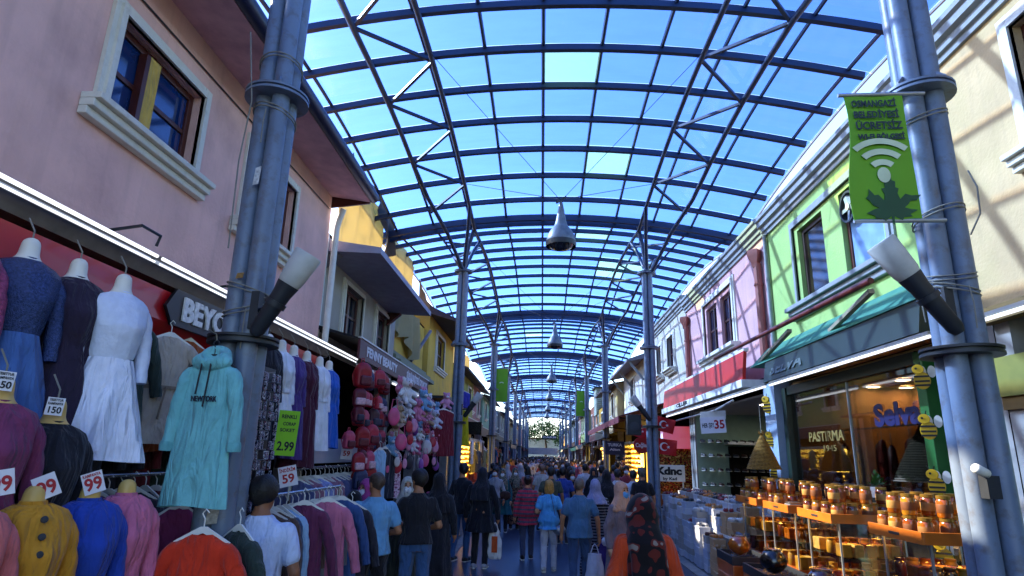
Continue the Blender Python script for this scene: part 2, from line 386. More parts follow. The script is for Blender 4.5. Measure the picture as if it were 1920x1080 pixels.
for k, r_ in enumerate(bays):
    bay_panes(r_, {0: [], 1: [(4, 5), (7, 6)], 2: [(1, 6), (4, 7), (5, 7), (4, 8)], 3: [(2, 7), (6, 4)], 4: [(3, 6)]}.get(k, []))
# ================================================================ columns
def column(root):
    q = 0.072
    for i, (dx, dy) in enumerate(((-.078, -.055), (.07, -.078), (.078, .062), (-.062, .078))):
        MB().tube([(dx, dy, 0), (dx, dy, 2.75)], q, 16).build('pipe', PAINT, root, smooth=True, world=False)
        MB().tube([(dx*.95, dy*.95, 2.79), (dx*.95, dy*.95, 6.84)], q*.97, 16).build('pipe', PAINT, root, smooth=True, world=False)
    for z in (2.76, 4.79, 6.85):
        MB().lathe([(.0, -.03), (.25, -.03), (.25, -.01), (.228, -.008), (.228, .006), (.25, .008), (.25, .026), (0, .026)], (0, 0, z), 32, caps=False).build('flange', DARKM if z < 3 else PAINT, root, smooth=30, world=False)
    for a in (0.5, 2.1, 3.6, 5.2):
        c, s_ = math.cos(a), math.sin(a)
        MB().prism([(.08, 0), (.225, 0), (.225, .03), (.1, .16), (.08, .16)], Vector((0, 0, 4.82))+Vector((-s_, c, 0))*.008, (c, s_, 0), (0, 0, 1), .016).build('gusset', PAINT, root, world=False)
    MB().box(-.2, .2, -.2, .2, 0, .03).build('base_plate', DARKM, root, world=False)
def branches(root, s):
    xi = XC+s*2.28-root.location.x
    MB().tube([(0, 0, 6.86), (xi*.4, 0, 7.6), (xi, 0, 8.2)], .06, 8).build('branch', STEEL, root, smooth=True, world=False)
    for d in (-1, 1):
        MB().tube([(0, d*.05, 6.86), (xi*.6, d*.75, 7.7), (xi, d*1.35, 8.2)], .05, 8).build('branch', STEEL, root, smooth=True, world=False)
LEFTAT = ['in front of the pink house', 'in front of the yellow house'] + ['']*8
RIGHTAT = ['carrying the green wifi banner', 'beside the stacks of white shoe boxes'] + ['']*8
for s, side, wh in ((-1, 'left', LEFTAT), (1, 'right', RIGHTAT)):
    first = None
    for k in range(9):
        lb = f'blue grey steel pipe column {wh[k]}' if wh[k] else f'blue grey steel roof column, {ORD[k]} along the {side} row'
        loc = (PX[s] if not k or s < 0 else 2.80, 4.4+(11.8 if k else 0)+BAY*max(0, k-1), 0)
        if first is None:
            first = thing('roof_column', lb, 'column', loc, 'steel columns carrying the street roof', rz=0.35 if s < 0 else -0.2); column(first)
            br = first
        else: dup(first, loc, label=lb)
    for o in [x for x in COL.objects if x.name.startswith('roof_column') and False]:
        pass
for o in [x for x in COL.objects if x.name.startswith('roof_column')]:
    s = -1 if o.location.x < 0 else 1
    o.rotation_euler = (0, 0, 0); branches(o, s)
P1 = next(o for o in COL.objects if o.name.startswith('roof_column') and o.location.x < 0 and o.location.y < 5)
R1 = next(o for o in COL.objects if o.name.startswith('roof_column') and o.location.x > 0 and o.location.y < 5)
def wraps(root, zs, r=.17, seed=0):
    rn = random.Random(seed)
    for z in zs:
        m = MB(); ph = rn.random()*6
        for q in range(2):
            m.tube([(math.cos(a)*r, math.sin(a)*r*.98, z+q*.03+.05*math.sin(a+ph)) for a in [2*math.pi*i/24 for i in range(25)]], .006, 5, caps=False)
        a = rn.random()*6; m.tube([(math.cos(a)*r, math.sin(a)*r, z), (math.cos(a)*r*1.1, math.sin(a)*r*1.1, z-.12), (math.cos(a)*r*1.05, math.sin(a)*r*1.05, z-.3)], .005, 5)
        m.build('wire_wrap', WIRE, root, world=False)
wraps(P1, (2.98, 3.12, 5.05, 4.6), seed=1); wraps(R1, (4.55, 3.75, 3.3, 3.2), seed=4)
for (dx, z, w_, h_, c) in ((.0, 3.95, .05, .16, '#b9bcbc'), (.03, 1.5, .09, .12, '#a8a49c'), (-.02, 3.2, .06, .05, '#8c6a3a')):
    MB().prism([(-w_/2, 0), (w_/2*.8, .01), (w_/2, h_), (-w_/2*.7, h_*.9)], (dx, -.153, z), (1, 0, 0), (0, 0, 1), .003).build('torn_sticker', mat('torn sticker '+c, c, .7, var=.4, scale=40), P1, world=False)
# hanging cable beside the left column
for (nm, pts, lb) in (('cable', [at(470, 60, Y=4.2), at(472, 190, Y=4.18), at(448, 300, Y=4.2), at(428, 465, Y=4.2)], 'thin loose cable hanging with a plug end in front of pink house column'),
                      ('cable', [at(1815, 320, Y=4.1), at(1832, 350, Y=4.05), at(1838, 400, Y=4.05), at(1820, 440, Y=4.1)], 'short loose cable bowing out beside the banner column')):
    o = MB().tube(pts, .006, 5).build(nm, WIRE); tag(o, lb, 'cable')
# ================================================================ torch lamps on the columns
TORCHW = mat('torch diffuser', '#b9bab4', 0.45, var=0.12, scale=8, dirt=('#8b8a80', 0.4, 6))
def torch(lb, base, tip, colpos):
    b, t_ = Vector(base), Vector(tip); d = t_-b; l = d.length; u = d.normalized()
    r_ = thing('torch_lamp', lb, 'lamp', b, 'slanted torch lamps on the columns')
    MB().lathe([(.035, 0), (.055, .04), (.068, l*.5), (.082, l*.62)], b, 16, u).build('lamp_body', DARKM, r_, smooth=True)
    MB().lathe([(.078, l*.62), (.088, l*.66), (.105, l*.98), (.098, l)], b, 16, u).build('lamp_diffuser', TORCHW, r_, smooth=True)
    m = MB(); mid = b+u*l*.38; m.tube([mid, (mid+Vector((colpos[0], colpos[1], mid.z)))/2-Vector((0, 0, .03)), Vector((colpos[0], colpos[1], mid.z-.04))], .018, 6)
    m.lathe([(.078, -.02), (.078, .02)], mid, 14, u); m.build('lamp_bracket', DARKM, r_, smooth=True)
    cp = Vector((colpos[0], colpos[1], mid.z-.04)); MB().box(cp.x-.03, cp.x+.03, cp.y-.06, cp.y+.06, cp.z-.14, cp.z+.14).build('mounting_plate', DARKM, r_)
    return r_
torch('slanted torch lamp with frosted head on column before the pink house', (-2.06, 4.22, 2.78), (-1.72, 4.2, 3.38), (-2.1, 4.3))
torch('slanted torch lamp with frosted head below the green wifi banner', (2.80, 4.2, 2.86), (2.36, 4.2, 3.50), (2.82, 4.33))
torch('small slanted torch lamp on the column by the yellow house', (-2.02, 16.1, 2.9), (-1.62, 16.1, 3.5), (-2.1, 16.15))
torch('small slanted torch lamp on the column by the shoe boxes', (2.75, 16.1, 2.9), (2.3, 16.1, 3.5), (2.8, 16.15))
# ================================================================ bell lamps under the roof
LAMPM = mat('weathered lamp shell', '#6f7478', 0.45, var=0.25, scale=9, dirt=('#43474b', 0.6, 7), metal=0.3)
LENS = mat('lamp lens', '#20242b', 0.08, var=0.4, scale=14, spec=0.9)
ls = [('large grey bell lamp hanging nearest under the roof', 0.33), ('second grey bell lamp hanging farther under the roof', .45), ('third small bell lamp in the row under the roof', .5), ('fourth tiny bell lamp in the row under the roof', .52), ('fifth tiny bell lamp in the row under the roof', .52), ('sixth tiny bell lamp far down under the roof', .5)]
for k, (lb, x) in enumerate(ls):
    y = 11.4+BAY*k
    if k == 0:
        lamp0 = thing('bell_lamp', lb, 'lamp', (x, y, 6.0), 'bell lamps hanging in a row under the roof')
        MB().lathe([(.285, .0), (.29, .05), (.285, .09), (.275, .13), (.25, .2), (.205, .28), (.15, .35), (.125, .4), (.1, .5), (.05, .78), (.03, .88), (0, .885)], (0, 0, 0), 28, caps=False).build('lamp_shade', LAMPM, lamp0, smooth=True, world=False)
        MB().lathe([(.292, -.06), (.3, -.03), (.3, .04), (.285, .05), (.27, .0), (.27, -.05)], (0, 0, 0), 28, caps=False).build('lamp_rim', DARKM, lamp0, smooth=True, world=False)
        MB().lathe([(0, -.14), (.1, -.13), (.2, -.085), (.268, -.01)], (0, 0, 0), 28, caps=False).build('lamp_lens', LENS, lamp0, smooth=True, world=False)
        MB().bar((-.09, -.05, .84), (.1, .05, 1.02), .04, .04).build('hanger_clamp', DARKM, lamp0, world=False)
        m = MB()
        for s in (-1, 1):
            for d in (-1, 1): m.tube([(s*.03, 0, .94), (XC+s*2.28-x, d*2.6, zr(XC+s*2.28, .5)-6.2)], .007, 4)
        m.build('suspension_wire', DARKM, lamp0, world=False)
    else: dup(lamp0, (x, y, 6.0), label=lb)
# ================================================================ house builder
def house(lb, side, xf, y0, y1, zl, zt, wm, holes=(), depth=7.0, shop=True, name='house', roof=None, zg=0.0, inner=None):
    """side -1: on the left, front looks to +x.  zl: underside of upper wall.  holes: (ya, yb, za, zb)"""
    o = -side                                   # outward direction of the front
    h = thing(name, lb, 'house', (xf, (y0+y1)/2, 0)); xb = xf+side*depth
    ys = sorted({y0, y1, *[q for a in holes for q in a[:2]]}); zs = sorted({zl, zt, *[q for a in holes for q in a[2:4]]})
    m = MB()
    for i in range(len(ys)-1):
        for j in range(len(zs)-1):
            cy, cz = (ys[i]+ys[i+1])/2, (zs[j]+zs[j+1])/2
            if any(a[0] < cy < a[1] and a[2] < cz < a[3] for a in holes): continue
            f = [(xf, ys[i], zs[j]), (xf, ys[i+1], zs[j]), (xf, ys[i+1], zs[j+1]), (xf, ys[i], zs[j+1])]
            m.add(f, [(0, 1, 2, 3) if o > 0 else (3, 2, 1, 0)])
    rv = xf+side*.22
    for a in holes:
        ya, yb, za, zb = a[:4]
        m.add([(xf, ya, za), (xf, yb, za), (rv, yb, za), (rv, ya, za)], [(0, 1, 2, 3)]); m.add([(xf, ya, zb), (xf, yb, zb), (rv, yb, zb), (rv, ya, zb)], [(3, 2, 1, 0)])
        m.add([(xf, ya, za), (xf, ya, zb), (rv, ya, zb), (rv, ya, za)], [(0, 1, 2, 3)]); m.add([(xf, yb, za), (xf, yb, zb), (rv, yb, zb), (rv, yb, za)], [(3, 2, 1, 0)])
        m.add([(rv, ya, za), (rv, yb, za), (rv, yb, zb), (rv, ya, zb)], [(0, 1, 2, 3)])
    for y in (y0, y1): m.add([(xf, y, zl), (xb, y, zl), (xb, y, zt), (xf, y, zt)], [(0, 1, 2, 3)])
    m.add([(xb, y0, zg), (xb, y1, zg), (xb, y1, zt), (xb, y0, zt)], [(0, 1, 2, 3)])
    m.build('wall', wm, h)
    r_ = MB(); zr_ = zt+.04
    rise = 1.2 if roof is None else roof
    r_.add([(xf-side*.02, y0, zr_), (xf-side*.02, y1, zr_), (xb, y1, zr_+rise), (xb, y0, zr_+rise), (xb, y0, zr_-.03), (xb, y1, zr_-.03)], [(0, 1, 2, 3), (0, 3, 4), (1, 5, 2)])
    r_.build('roof', mat('roof tiles', '#6b4a3c', 0.8, var=0.3, scale=4, bump=0.4, bscale=15), h)
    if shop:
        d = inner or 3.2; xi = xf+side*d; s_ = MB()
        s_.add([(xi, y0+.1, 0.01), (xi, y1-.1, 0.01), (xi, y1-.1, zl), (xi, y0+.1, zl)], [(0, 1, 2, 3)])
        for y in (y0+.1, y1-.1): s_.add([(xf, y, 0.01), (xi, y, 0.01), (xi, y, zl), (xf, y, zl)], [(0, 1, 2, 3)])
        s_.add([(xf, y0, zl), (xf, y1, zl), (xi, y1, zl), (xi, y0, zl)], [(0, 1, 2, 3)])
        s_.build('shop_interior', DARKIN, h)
        for y in (y0, y1-.3): MB().box(xf+side*.01, xf+side*.3, y+.005, y+.295, 0, zl-.005).build('shop_pillar', mat('shop pillar', '#8d8a86', 0.6, var=0.15, dirt=('#4c4a46', .5, 4)), h)
    return h
def window(h, side, xf, ya, yb, za, zb, cols=2, rows=2, tw=.11, sill=True, fm=None, gm=None, tm=None, sproj=.16, lab=None, sext=.1, frame_in=.1):
    o = -side; fm = fm or BROWN; gm = gm or GLASSD; tm = tm or TRIM
    xg = xf+side*frame_in; f = MB(); w = .07
    for y in (ya, yb-w): f.box(xg-.03, xg+.03, y+.002, y+w-.002, za+.002, zb-.002)
    for z in (za, zb-w): f.box(xg-.032, xg+.028, ya+w-.001, yb-w+.001, z+.002, z+w-.002)
    for i in range(1, cols): y = ya+(yb-ya)*i/cols; f.box(xg-.034, xg+.03, y-.045, y+.045, za+w, zb-w)
    for j in range(1, rows): z = za+(zb-za)*j/rows; f.box(xg-.026, xg+.024, ya+w, yb-w, z-.022, z+.022)
    fo = f.build('window', fm, h, bevel=.006)
    if lab: fo['label'] = lab
    MB().box(xg-.006, xg+.006, ya+w*.5, yb-w*.5, za+w*.5, zb-w*.5).build('pane', gm, fo)
    if tw:
        t = MB()
        for (a, p) in ((tw, .035), (tw*.55, .06)):
            x0, x1 = xf+o*.002, xf+o*p
            t.box(x0, x1, ya-a, ya, za, zb+a); t.box(x0, x1, yb, yb+a, za, zb+a); t.box(x0, x1-o*.003, ya, yb, zb, zb+a)
        t.build('window_trim', tm, fo)
    if sill:
        s_ = MB(); e = tw+sext
        for (p, z0, z1) in ((sproj*.45, -.17, -.11), (sproj*.72, -.11, -.05), (sproj, -.05, .0)):
            s_.box(xf+o*.003, xf+o*p, ya-e, yb+e, za+z0+.001, za+z1)
        s_.build('window_sill', tm, fo, bevel=.008)
    return fo
def plaster(name, c, var=.12, dirt=None):
    nm = 'plaster '+name
    if nm in MATS: return MATS[nm]
    m = mat(nm, c, 0.85, var=var, scale=1.6, bump=0.3, bscale=28, spec=0.15, dirt=dirt or ('#6b6460', 0.25, 1.5)); n = m.node_tree.nodes; L = m.node_tree.links.new; b = n['Principled BSDF']
    # rain streaks: noise drawn out along the height
    mp = n.new('ShaderNodeMapping'); mp.inputs['Scale'].default_value = (5, 5, .45); L(n['Texture Coordinate'].outputs['Object'], mp.inputs['Vector'])
    nz = n.new('ShaderNodeTexNoise'); nz.inputs['Scale'].default_value = 1.3; nz.inputs['Detail'].default_value = 6; L(mp.outputs['Vector'], nz.inputs['Vector'])
    rp = n.new('ShaderNodeValToRGB'); rp.color_ramp.elements[0].position = .52; rp.color_ramp.elements[1].position = .8; rp.color_ramp.elements[0].color = (0, 0, 0, 1); rp.color_ramp.elements[1].color = (.2, .2, .2, 1); L(nz.outputs['Fac'], rp.inputs['Fac'])
    mx = n.new('ShaderNodeMix'); mx.data_type = 'RGBA'; src = b.inputs['Base Color'].links[0].from_socket; L(rp.outputs['Color'], mx.inputs['Factor']); L(src, mx.inputs['A']); mx.inputs['B'].default_value = (.10, .085, .075, 1); L(mx.outputs['Result'], b.inputs['Base Color'])
    return m
# ================================================================ clothes
MANNE = mat('mannequin skin', '#d9d4c6', 0.4, var=0.06, spec=0.4)
MANNEY = mat('mannequin skin yellowed', '#cda85c', 0.45, var=0.1)
def drape(m, zs, rx, ry, cy, fold, nf, rn, N=56, K=44):
    """cloth tube hanging down, folds growing to the hem"""
    ph = [rn.random()*6.28 for _ in range(4)]; zt, zb = zs[0], zs[-1]; rings = []
    for k in range(K+1):
        z = zt+(zb-zt)*k/K; a = float(np.interp(-z, [-q for q in zs], rx)); b = float(np.interp(-z, [-q for q in zs], ry)); c = float(np.interp(-z, [-q for q in zs], cy))
        t = k/K; ring = []
        for j in range(N):
            th = 2*math.pi*j/N
            f = (fold*t**1.3+.012)*(math.cos(nf*th+ph[0])+.55*math.cos((nf+4)*th+ph[1]+t)+.4*math.cos((nf-3)*th+ph[2])) + .012*math.sin(13*t+3*th+ph[3])*(1-t*.5)
            ring.append((a*(1+f)*math.cos(th), c+b*(1+f*1.3)*math.sin(th), z+.01*math.sin(th*2+ph[2])*(k == K)))
        rings.append(ring)
    return m.loft(rings, caps=False)
def sleeve(m, pts, rr, rn, n=14):
    pts = [Vector(p) for p in pts]; P_, r2 = [], []
    K = 16
    for k in range(K+1):
        t = k/K*(len(pts)-1); i = min(int(t), len(pts)-2); f = t-i; p = pts[i].lerp(pts[i+1], f)
        P_.append(p); r2.append((rr[i]*(1-f)+rr[i+1]*f)*(1+.07*math.sin(k*2.1+rn.random())))
    return m.tube(P_, r2, n, caps=True)
def dress(lb, loc, rz, L, m, sw=.19, bust=.155, waist=.125, hip=.18, hem=.28, fold=.10, nf=9, sl='long', top_m=None, stand=False, seed=0, neck=.0, manne=None, group='dressed mannequins at the clothes shop', hook=True, belt=None, buttons=None):
    rn = random.Random(seed); r_ = thing('mannequin', lb, 'mannequin', loc, group, rz)
    mm = manne or MANNE
    # bust form: neck, shoulders, chest as one shape
    sdf('bust_form', lambda P: smin(smin(cap(P, (0, 0, -.03), (0, -.005, -.14), .047, .055), ell(P, (0, 0, -.2), (sw-.02, .085, .075)), .06), ell(P, (0, .015, -.32), (bust-.02, .1, .16)), .05),
        (-.24, -.16, -.5), (.24, .16, .02), .013, mm, r_)
    D = -.125-neck
    zs = [D, D-.035, D-.08, D-.22, D-.42, D-.60, -L]
    rx = [.075, sw-.03, sw-.01, bust, waist, hip, hem]; ry = [.065, .085, .105, .135, .105, .145, hem*.8]; cy = [0, 0, .005, .025, .01, 0, 0]
    if top_m:
        a = MB(); drape(a, zs[:5], rx[:5], ry[:5], cy[:5], .0, nf, rn, K=16); a.build('bodice', top_m, r_, smooth=80, world=False, solid=.004)
        a = MB(); drape(a, zs[4:], [rx[4]+.004]+rx[5:], [ry[4]+.004]+ry[5:], cy[4:], fold, nf, rn); a.build('skirt', m, r_, smooth=80, world=False, solid=.004)
    else:
        a = MB(); drape(a, zs, rx, ry, cy, fold, nf, rn); a.build('dress', m, r_, smooth=80, world=False, solid=.004)
    if sl:
        for s in (-1, 1):
            a = MB(); e = .55 if sl == 'long' else .2
            pts = [(s*(sw-.085), 0, D-.055), (s*(sw-.02), -.005, D-.13), (s*(sw+.015), .0, D-.32), (s*(sw+.015), .03, D-e)] if sl == 'long' else [(s*(sw-.05), 0, D-.07), (s*(sw+.03), 0, D-.13), (s*(sw+.05), 0, D-.22)]
            sleeve(a, pts, [.03, .056, .046, .036][:len(pts)], rn); a.build('sleeve', top_m or m, r_, smooth=80, world=False)
    MB().lathe([(.062, D-.03), (.06, D+.0), (.055, D+.018), (.05, D+.016)], (0, .002, 0), 24, caps=False).build('collar', top_m or m, r_, smooth=True, world=False)
    if belt: MB().lathe([(waist+.012, D-.44), (waist+.016, D-.42), (waist+.012, D-.40)], (0, .01, 0), 28, caps=False).build('belt', belt, r_, smooth=True, world=False)
    if buttons:
        for k in range(3): MB().lathe([(0, 0), (.016, 0), (.016, .008), (0, .01)], (0, .128+.02*k/2, D-.06-.075*k), 12, (0, 1, .3)).build('button', buttons, r_, world=False)
    if stand:
        q = MB(); z0 = -loc[2]; q.lathe([(0, z0), (.17, z0), (.17, z0+.02), (.03, z0+.04), (.02, z0+.06), (.02, -L+.4)], (0, 0, 0), 18); q.build('stand', DARKM, r_, smooth=True, world=False)
    elif hook:
        MB().tube([(0, 0, -.03), (0, 0, .06), (.02, -.05, .14)], .005, 5).build('hook_wire', WIRE, r_, world=False)
    return r_
PLAST = mat('white plastic hanger', '#d6d6d0', 0.35, var=.05)
def hanger(r_, w=.2, z=0.0, m=None):
    h = MB(); h.tube([(0, 0, z+.1), (.02, 0, z+.13), (.0, 0, z+.155), (-.022, 0, z+.135)], .004, 5); h.tube([(0, 0, z+.1), (0, 0, z+.045)], .004, 5)
    h.prism([(-w, -.03), (-w+.01, -.045), (0, .02), (w-.01, -.045), (w, -.03), (.02, .055), (-.02, .055)], (0, .006, z), (1, 0, 0), (0, 0, 1), .012)
    return h.build('hanger', m or PLAST, r_, world=False)
def garment(lb, loc, rz, L, m, sw=.2, hem=.24, th=.045, sl=.5, fold=.06, hang=True, group=None, belt=None, seed=0, open_front=False, name='hanging_garment', cat='clothes', splay=.12, hood=None, parts=None, sw_r=.055, hm=None):
    """a garment hanging flat: front looks along local +y, top of shoulders at z=0"""
    rn = random.Random(seed); r_ = thing(name, lb, cat, loc, group, rz); a = MB()
    zs = [.01, -.02, -.06, -.18, -.4, -L]; rx = [.06, sw*.62, sw*.97, sw*.9, sw*.93, hem]; ry = [.03, th*.8, th*.95, th*1.05, th*1.0, th*1.3]
    drape(a, zs, rx, ry, [0]*6, fold, 7, rn, N=48, K=36); a.build('body_cloth', m, r_, smooth=80, world=False, solid=.004)
    if sl:
        for s in (-1, 1):
            b = MB(); sleeve(b, [(s*(sw-.09), 0, -.04), (s*(sw-.02), 0, -.09), (s*(sw+splay*.55), .0, -sl*.6), (s*(sw+splay), .01, -sl-.05)], [sw_r*.5, sw_r*1.05, sw_r*.95, sw_r*.75], rn)
            b.build('sleeve', m, r_, smooth=80, world=False)
    if hood:
        sdf('hood', lambda P: np.maximum(smin(ell(P, (0, .02, .0), (.135, .075, .07)), ell(P, (0, -.03, .06), (.1, .05, .06)), .04), -ell(P, (0, .06, .07), (.065, .06, .07))), (-.2, -.15, -.1), (.2, .15, .17), .01, m, r_)
        for s in (-1, 1):
            MB().tube([(s*.03, .085, -.02), (s*.032, .095, -.12), (s*.03+.015, .085, -.26+.04*s)], .006, 5).build('drawstring', DARKM, r_, world=False)
    if hang: hanger(r_, sw*.92, 0, hm)
    if belt:
        q = MB(); q.lathe([(sw*.9, -.42), (sw*.93, -.405), (sw*.9, -.39)], (0, 0, 0), 24, caps=False)
        for v in q.v[:]: pass
        q.v = [(x, y*.36, z) for x, y, z in q.v]; q.tube([(.0, th*1.6, -.4), (.02, th*1.7, -.52), (.03, th*1.5, -.66)], .008, 5); q.build('belt', belt, r_, smooth=True, world=False)
    return r_
# ================================================================ people
def rbox(P, c, b, r):
    q = np.abs(P-np.array(c, np.float32))-(np.array(b, np.float32)-r); return np.sqrt((np.maximum(q, 0)**2).sum(-1))+np.minimum(q.max(-1), 0)-r
def fold_noise(P, A, ph):
    x, y, z = P[..., 0], P[..., 1], P[..., 2]
    return A*(np.sin(17*x+9*z+ph)*np.sin(13*z-11*y+ph*2)+.6*np.sin(31*z+14*x+ph*3)*np.sin(19*y+8*x))
def hand(wrist, d, side, curl, h=.0062):
    """palm with four fingers and a thumb, built round the wrist, pointing along d"""
    w = np.array(wrist, np.float32); d = np.array(d, np.float32); d /= np.linalg.norm(d)
    n = np.array((-side, 0, 0), np.float32); n -= d*(n@d); n /= np.linalg.norm(n); f = np.cross(n, d)*side*1.0
    if f[1] < 0: f = -f                                      # towards the front of the body: the thumb side
    def fn(P):
        v = smin(cap(P, w-d*.02, w+d*.03, .024, .026), ell(P, w+d*.055+f*.0, (.03, .034, .042)), .02)
        for i, (o, l) in enumerate(((.027, .062), (.009, .072), (-.009, .067), (-.027, .05))):
            a = w+d*.082+f*o; c1 = a+d*l*.45+n*curl*l*.18; c2 = c1+(d*(1-curl*.75)+n*curl)*l*.35; c3 = c2+(d*(1-curl*1.2)+n*curl*.9)*l*.28
            v = smin(v, np.minimum(np.minimum(cap(P, a-d*.02, c1, .0095, .009), cap(P, c1, c2, .009, .0082)), cap(P, c2, c3, .0082, .007)), .005)
        t0 = w+d*.03+f*.022; t1 = t0+d*.03+f*.022+n*.012; t2 = t1+d*.03+f*.004+n*.012*(1+curl)
        return smin(v, np.minimum(cap(P, t0, t1, .013, .011), cap(P, t1, t2, .011, .008)), .008)
    c = w+d*.08
    return surf(fn, (c-.12).tolist(), (c+.12).tolist(), h)
def person(lb, loc, rz, h=1.7, wd=1.0, fem=False, top='#333333', topm=None, sl='long', top_len=.52, bot='trousers', botc='#20242e', botm=None, hair='short', hairc='#1b1512', hairm=None, mask=None, shoes='#22201f', skinc='#a8714f', stride=.0, arms=('down', 'down'), res=.014, group=None, face=False, drape_l=.3, coat=None, sole='#cfcfc8', lean=0.0, headturn=0.0, cap_flare=1.0, hz=1.63, hy=.02):
    """standing or walking figure; looks along local +y.  arms: left (-x), right (+x): down, bent, front, hold, or explicit (elbow, wrist)"""
    k = h/1.75; ph = (abs(loc[0])*7+loc[1]*3) % 6.28
    r_ = thing('person', lb, 'person', loc, group, rz); sk = skin(skinc)
    sw = (.165 if fem else .185)*wd; hw = (.175 if fem else .16)*wd
    ln = lean
    def K(*p): return tuple(np.array((p[0], p[1]+ln*max(0, p[2]-.95), p[2]))*k)
    arm = {}
    for s, a in ((-1, arms[0]), (1, arms[1])):
        if isinstance(a, str):
            e, w_ = {'down': ((s*(sw+.065), -.03, 1.13), (s*(sw+.08), .03, .885)), 'swing': ((s*(sw+.06), -.10, 1.15), (s*(sw+.06), -.06, .9)),
                     'fwd': ((s*(sw+.06), .06, 1.14), (s*(sw+.03), .2, .95)), 'bent': ((s*(sw+.07), -.04, 1.13), (s*(sw-.02), .2, 1.08)),
                     'front': ((s*(sw+.07), .05, 1.15), (s*(sw-.08), .28, 1.12)), 'hold': ((s*(sw+.08), -.03, 1.13), (s*(sw+.1), .02, .87)), 'up': ((s*(sw+.09), .08, 1.2), (s*(sw-.03), .22, 1.36))}[a]
        else: e, w_ = a
        arm[s] = (K(s*(sw-.022), -.005, 1.385), K(*e), K(*w_))
    leg = {}
    for s in (-1, 1):
        q = stride*s; up_ = max(0, -q)
        leg[s] = (K(s*.09, 0, .92), K(s*.1, .03+q*.5, .5+.01*up_), K(s*.1, -.03+q, .085+.22*up_), q)
    hd = np.array(K(0, hy, hz)); cs, sn = math.cos(headturn), math.sin(headturn)
    def Hd(P):                                            # into the turned head's own frame
        q = (P-hd.astype(np.float32))/k; x = q[..., 0]*cs+q[..., 1]*sn; y = -q[..., 0]*sn+q[..., 1]*cs
        return np.stack([x, y, q[..., 2]], -1)
    TZ = np.array([.86, .95, 1.05, 1.15, 1.28, 1.36, 1.42, 1.465, 1.51])*k
    TX = np.array([.155, hw, hw*.9, (.125 if fem else .14)*wd, (.15 if fem else .165)*wd, sw*.92, sw*.74, sw*.45, .055])*k; TY = np.array([.11, .125*wd, .115*wd, .1*wd, .115*wd, .112, .095, .075, .055])*k
    TC = ln*np.maximum(0, TZ-.95*k)
    def torso(P, g=0.0): return prof(P, TZ, TX+g, TY+g, cy=TC)
    def skull(P):
        Q = Hd(P)
        v = smin(ell(Q, (0, -.012, .02), (.074, .094, .098)), ell(Q, (0, .025, -.06), (.052, .058, .06)), .03)
        v = smin(v, ell(Q, (0, .088, -.02), (.014, .02, .028)), .015); v = smin(v, ell(Q, (0, .082, -.075), (.025, .012, .01)), .012)
        for s in (-1, 1):
            v = smin(v, ell(Q, (s*.076, -.01, -.01), (.012, .02, .032)), .008); v = np.maximum(v, -ell(Q, (s*.032, .093, .012), (.016, .014, .01)))
        return v*k
    def body(P):
        v = smin(torso(P), cap(P, K(0, -.02, 1.44), K(0, hy-.02, min(1.56, hz-.05)), .055*k, .05*k), .03); v = smin(v, skull(P), .02)
        for s in (-1, 1):
            a, e, w_ = arm[s]; v = smin(v, np.minimum(cap(P, a, e, .05*k, .04*k), cap(P, e, w_, .04*k, .026*k)), .03)
            hp, kn, an, q = leg[s]; v = smin(v, np.minimum(cap(P, hp, kn, .078*k*wd, .052*k), cap(P, kn, an, .052*k, .035*k)), .03)
        return v
    hands = []
    for s in (-1, 1):
        a, e, w_ = arm[s]; d = np.array(w_)-np.array(e); hands.append(hand(w_, d, s, .75 if arms[(s+1)//2] in ('hold',) else .45))
    X = .42*k
    sdf('body', body, (-X, -.45*k, .02), (X, .45*k, 1.82*k), res, sk, r_, hands)
    tm = topm or fab(top); g = .014
    zc = .95*k
    # upper garment
    el_ = {'long': 1.0, 'short': .62, 'none': 0}[sl]
    if coat is None:
        lo_z = (1.47-top_len)*k
        def shirt(P):
            TZ2 = np.concatenate([[lo_z-.01], TZ[TZ > lo_z+.05*k]]); TX2 = np.interp(TZ2, TZ, TX)+g+.012*np.clip((1.2*k-TZ2)/(.2*k), 0, 1); TY2 = np.interp(TZ2, TZ, TY)+g+.02*np.clip((1.25*k-TZ2)/(.2*k), 0, 1)
            TX2[0] = max(TX2[0], hw*k+g+.02); TY2[0] = max(TY2[0], .125*wd*k+g+.035)
            v = prof(P, TZ2, TX2, TY2, cy=np.interp(TZ2, TZ, TC))
            for s in (-1, 1):
                a, e, w_ = arm[s]
                if sl == 'long': v = smin(v, np.minimum(cap(P, a, e, .062*k, .054*k), cap(P, e, w_, .054*k, .042*k)), .03)
                elif sl == 'short':
                    m_ = np.array(a)*(1-.62)+np.array(e)*.62; v = smin(v, cap(P, a, m_, .066*k, .064*k), .03)
            v = v+fold_noise(P, .0045, ph); return np.maximum(v, P[..., 2]-1.495*k)
        sdf('shirt', shirt, (-X, -.45*k, lo_z-.06), (X, .45*k, 1.54*k), res, tm, r_)
    else:
        hz_, fl, hemy = coat
        CZ = np.array([hz_, .95, 1.15, 1.28, 1.36, 1.42, 1.465, 1.51])*k; CX = np.array([fl, hw+.025, .15*wd+.02, .17*wd, sw*.96, sw*.78, sw*.5, .07])*k; CY = np.array([fl*hemy, .15, .125, .135, .13, .11, .09, .065])*k; CC = ln*np.maximum(0, CZ-.95*k)
        def shirt(P):
            v = prof(P, CZ, CX, CY, cy=CC, fold=.07, nf=8, ph=ph)
            for s in (-1, 1):
                a, e, w_ = arm[s]; v = smin(v, np.minimum(cap(P, a, e, .064*k, .058*k), cap(P, e, w_, .058*k, .047*k)), .025)
            return np.maximum(v+fold_noise(P, .005, ph), P[..., 2]-1.5*k)
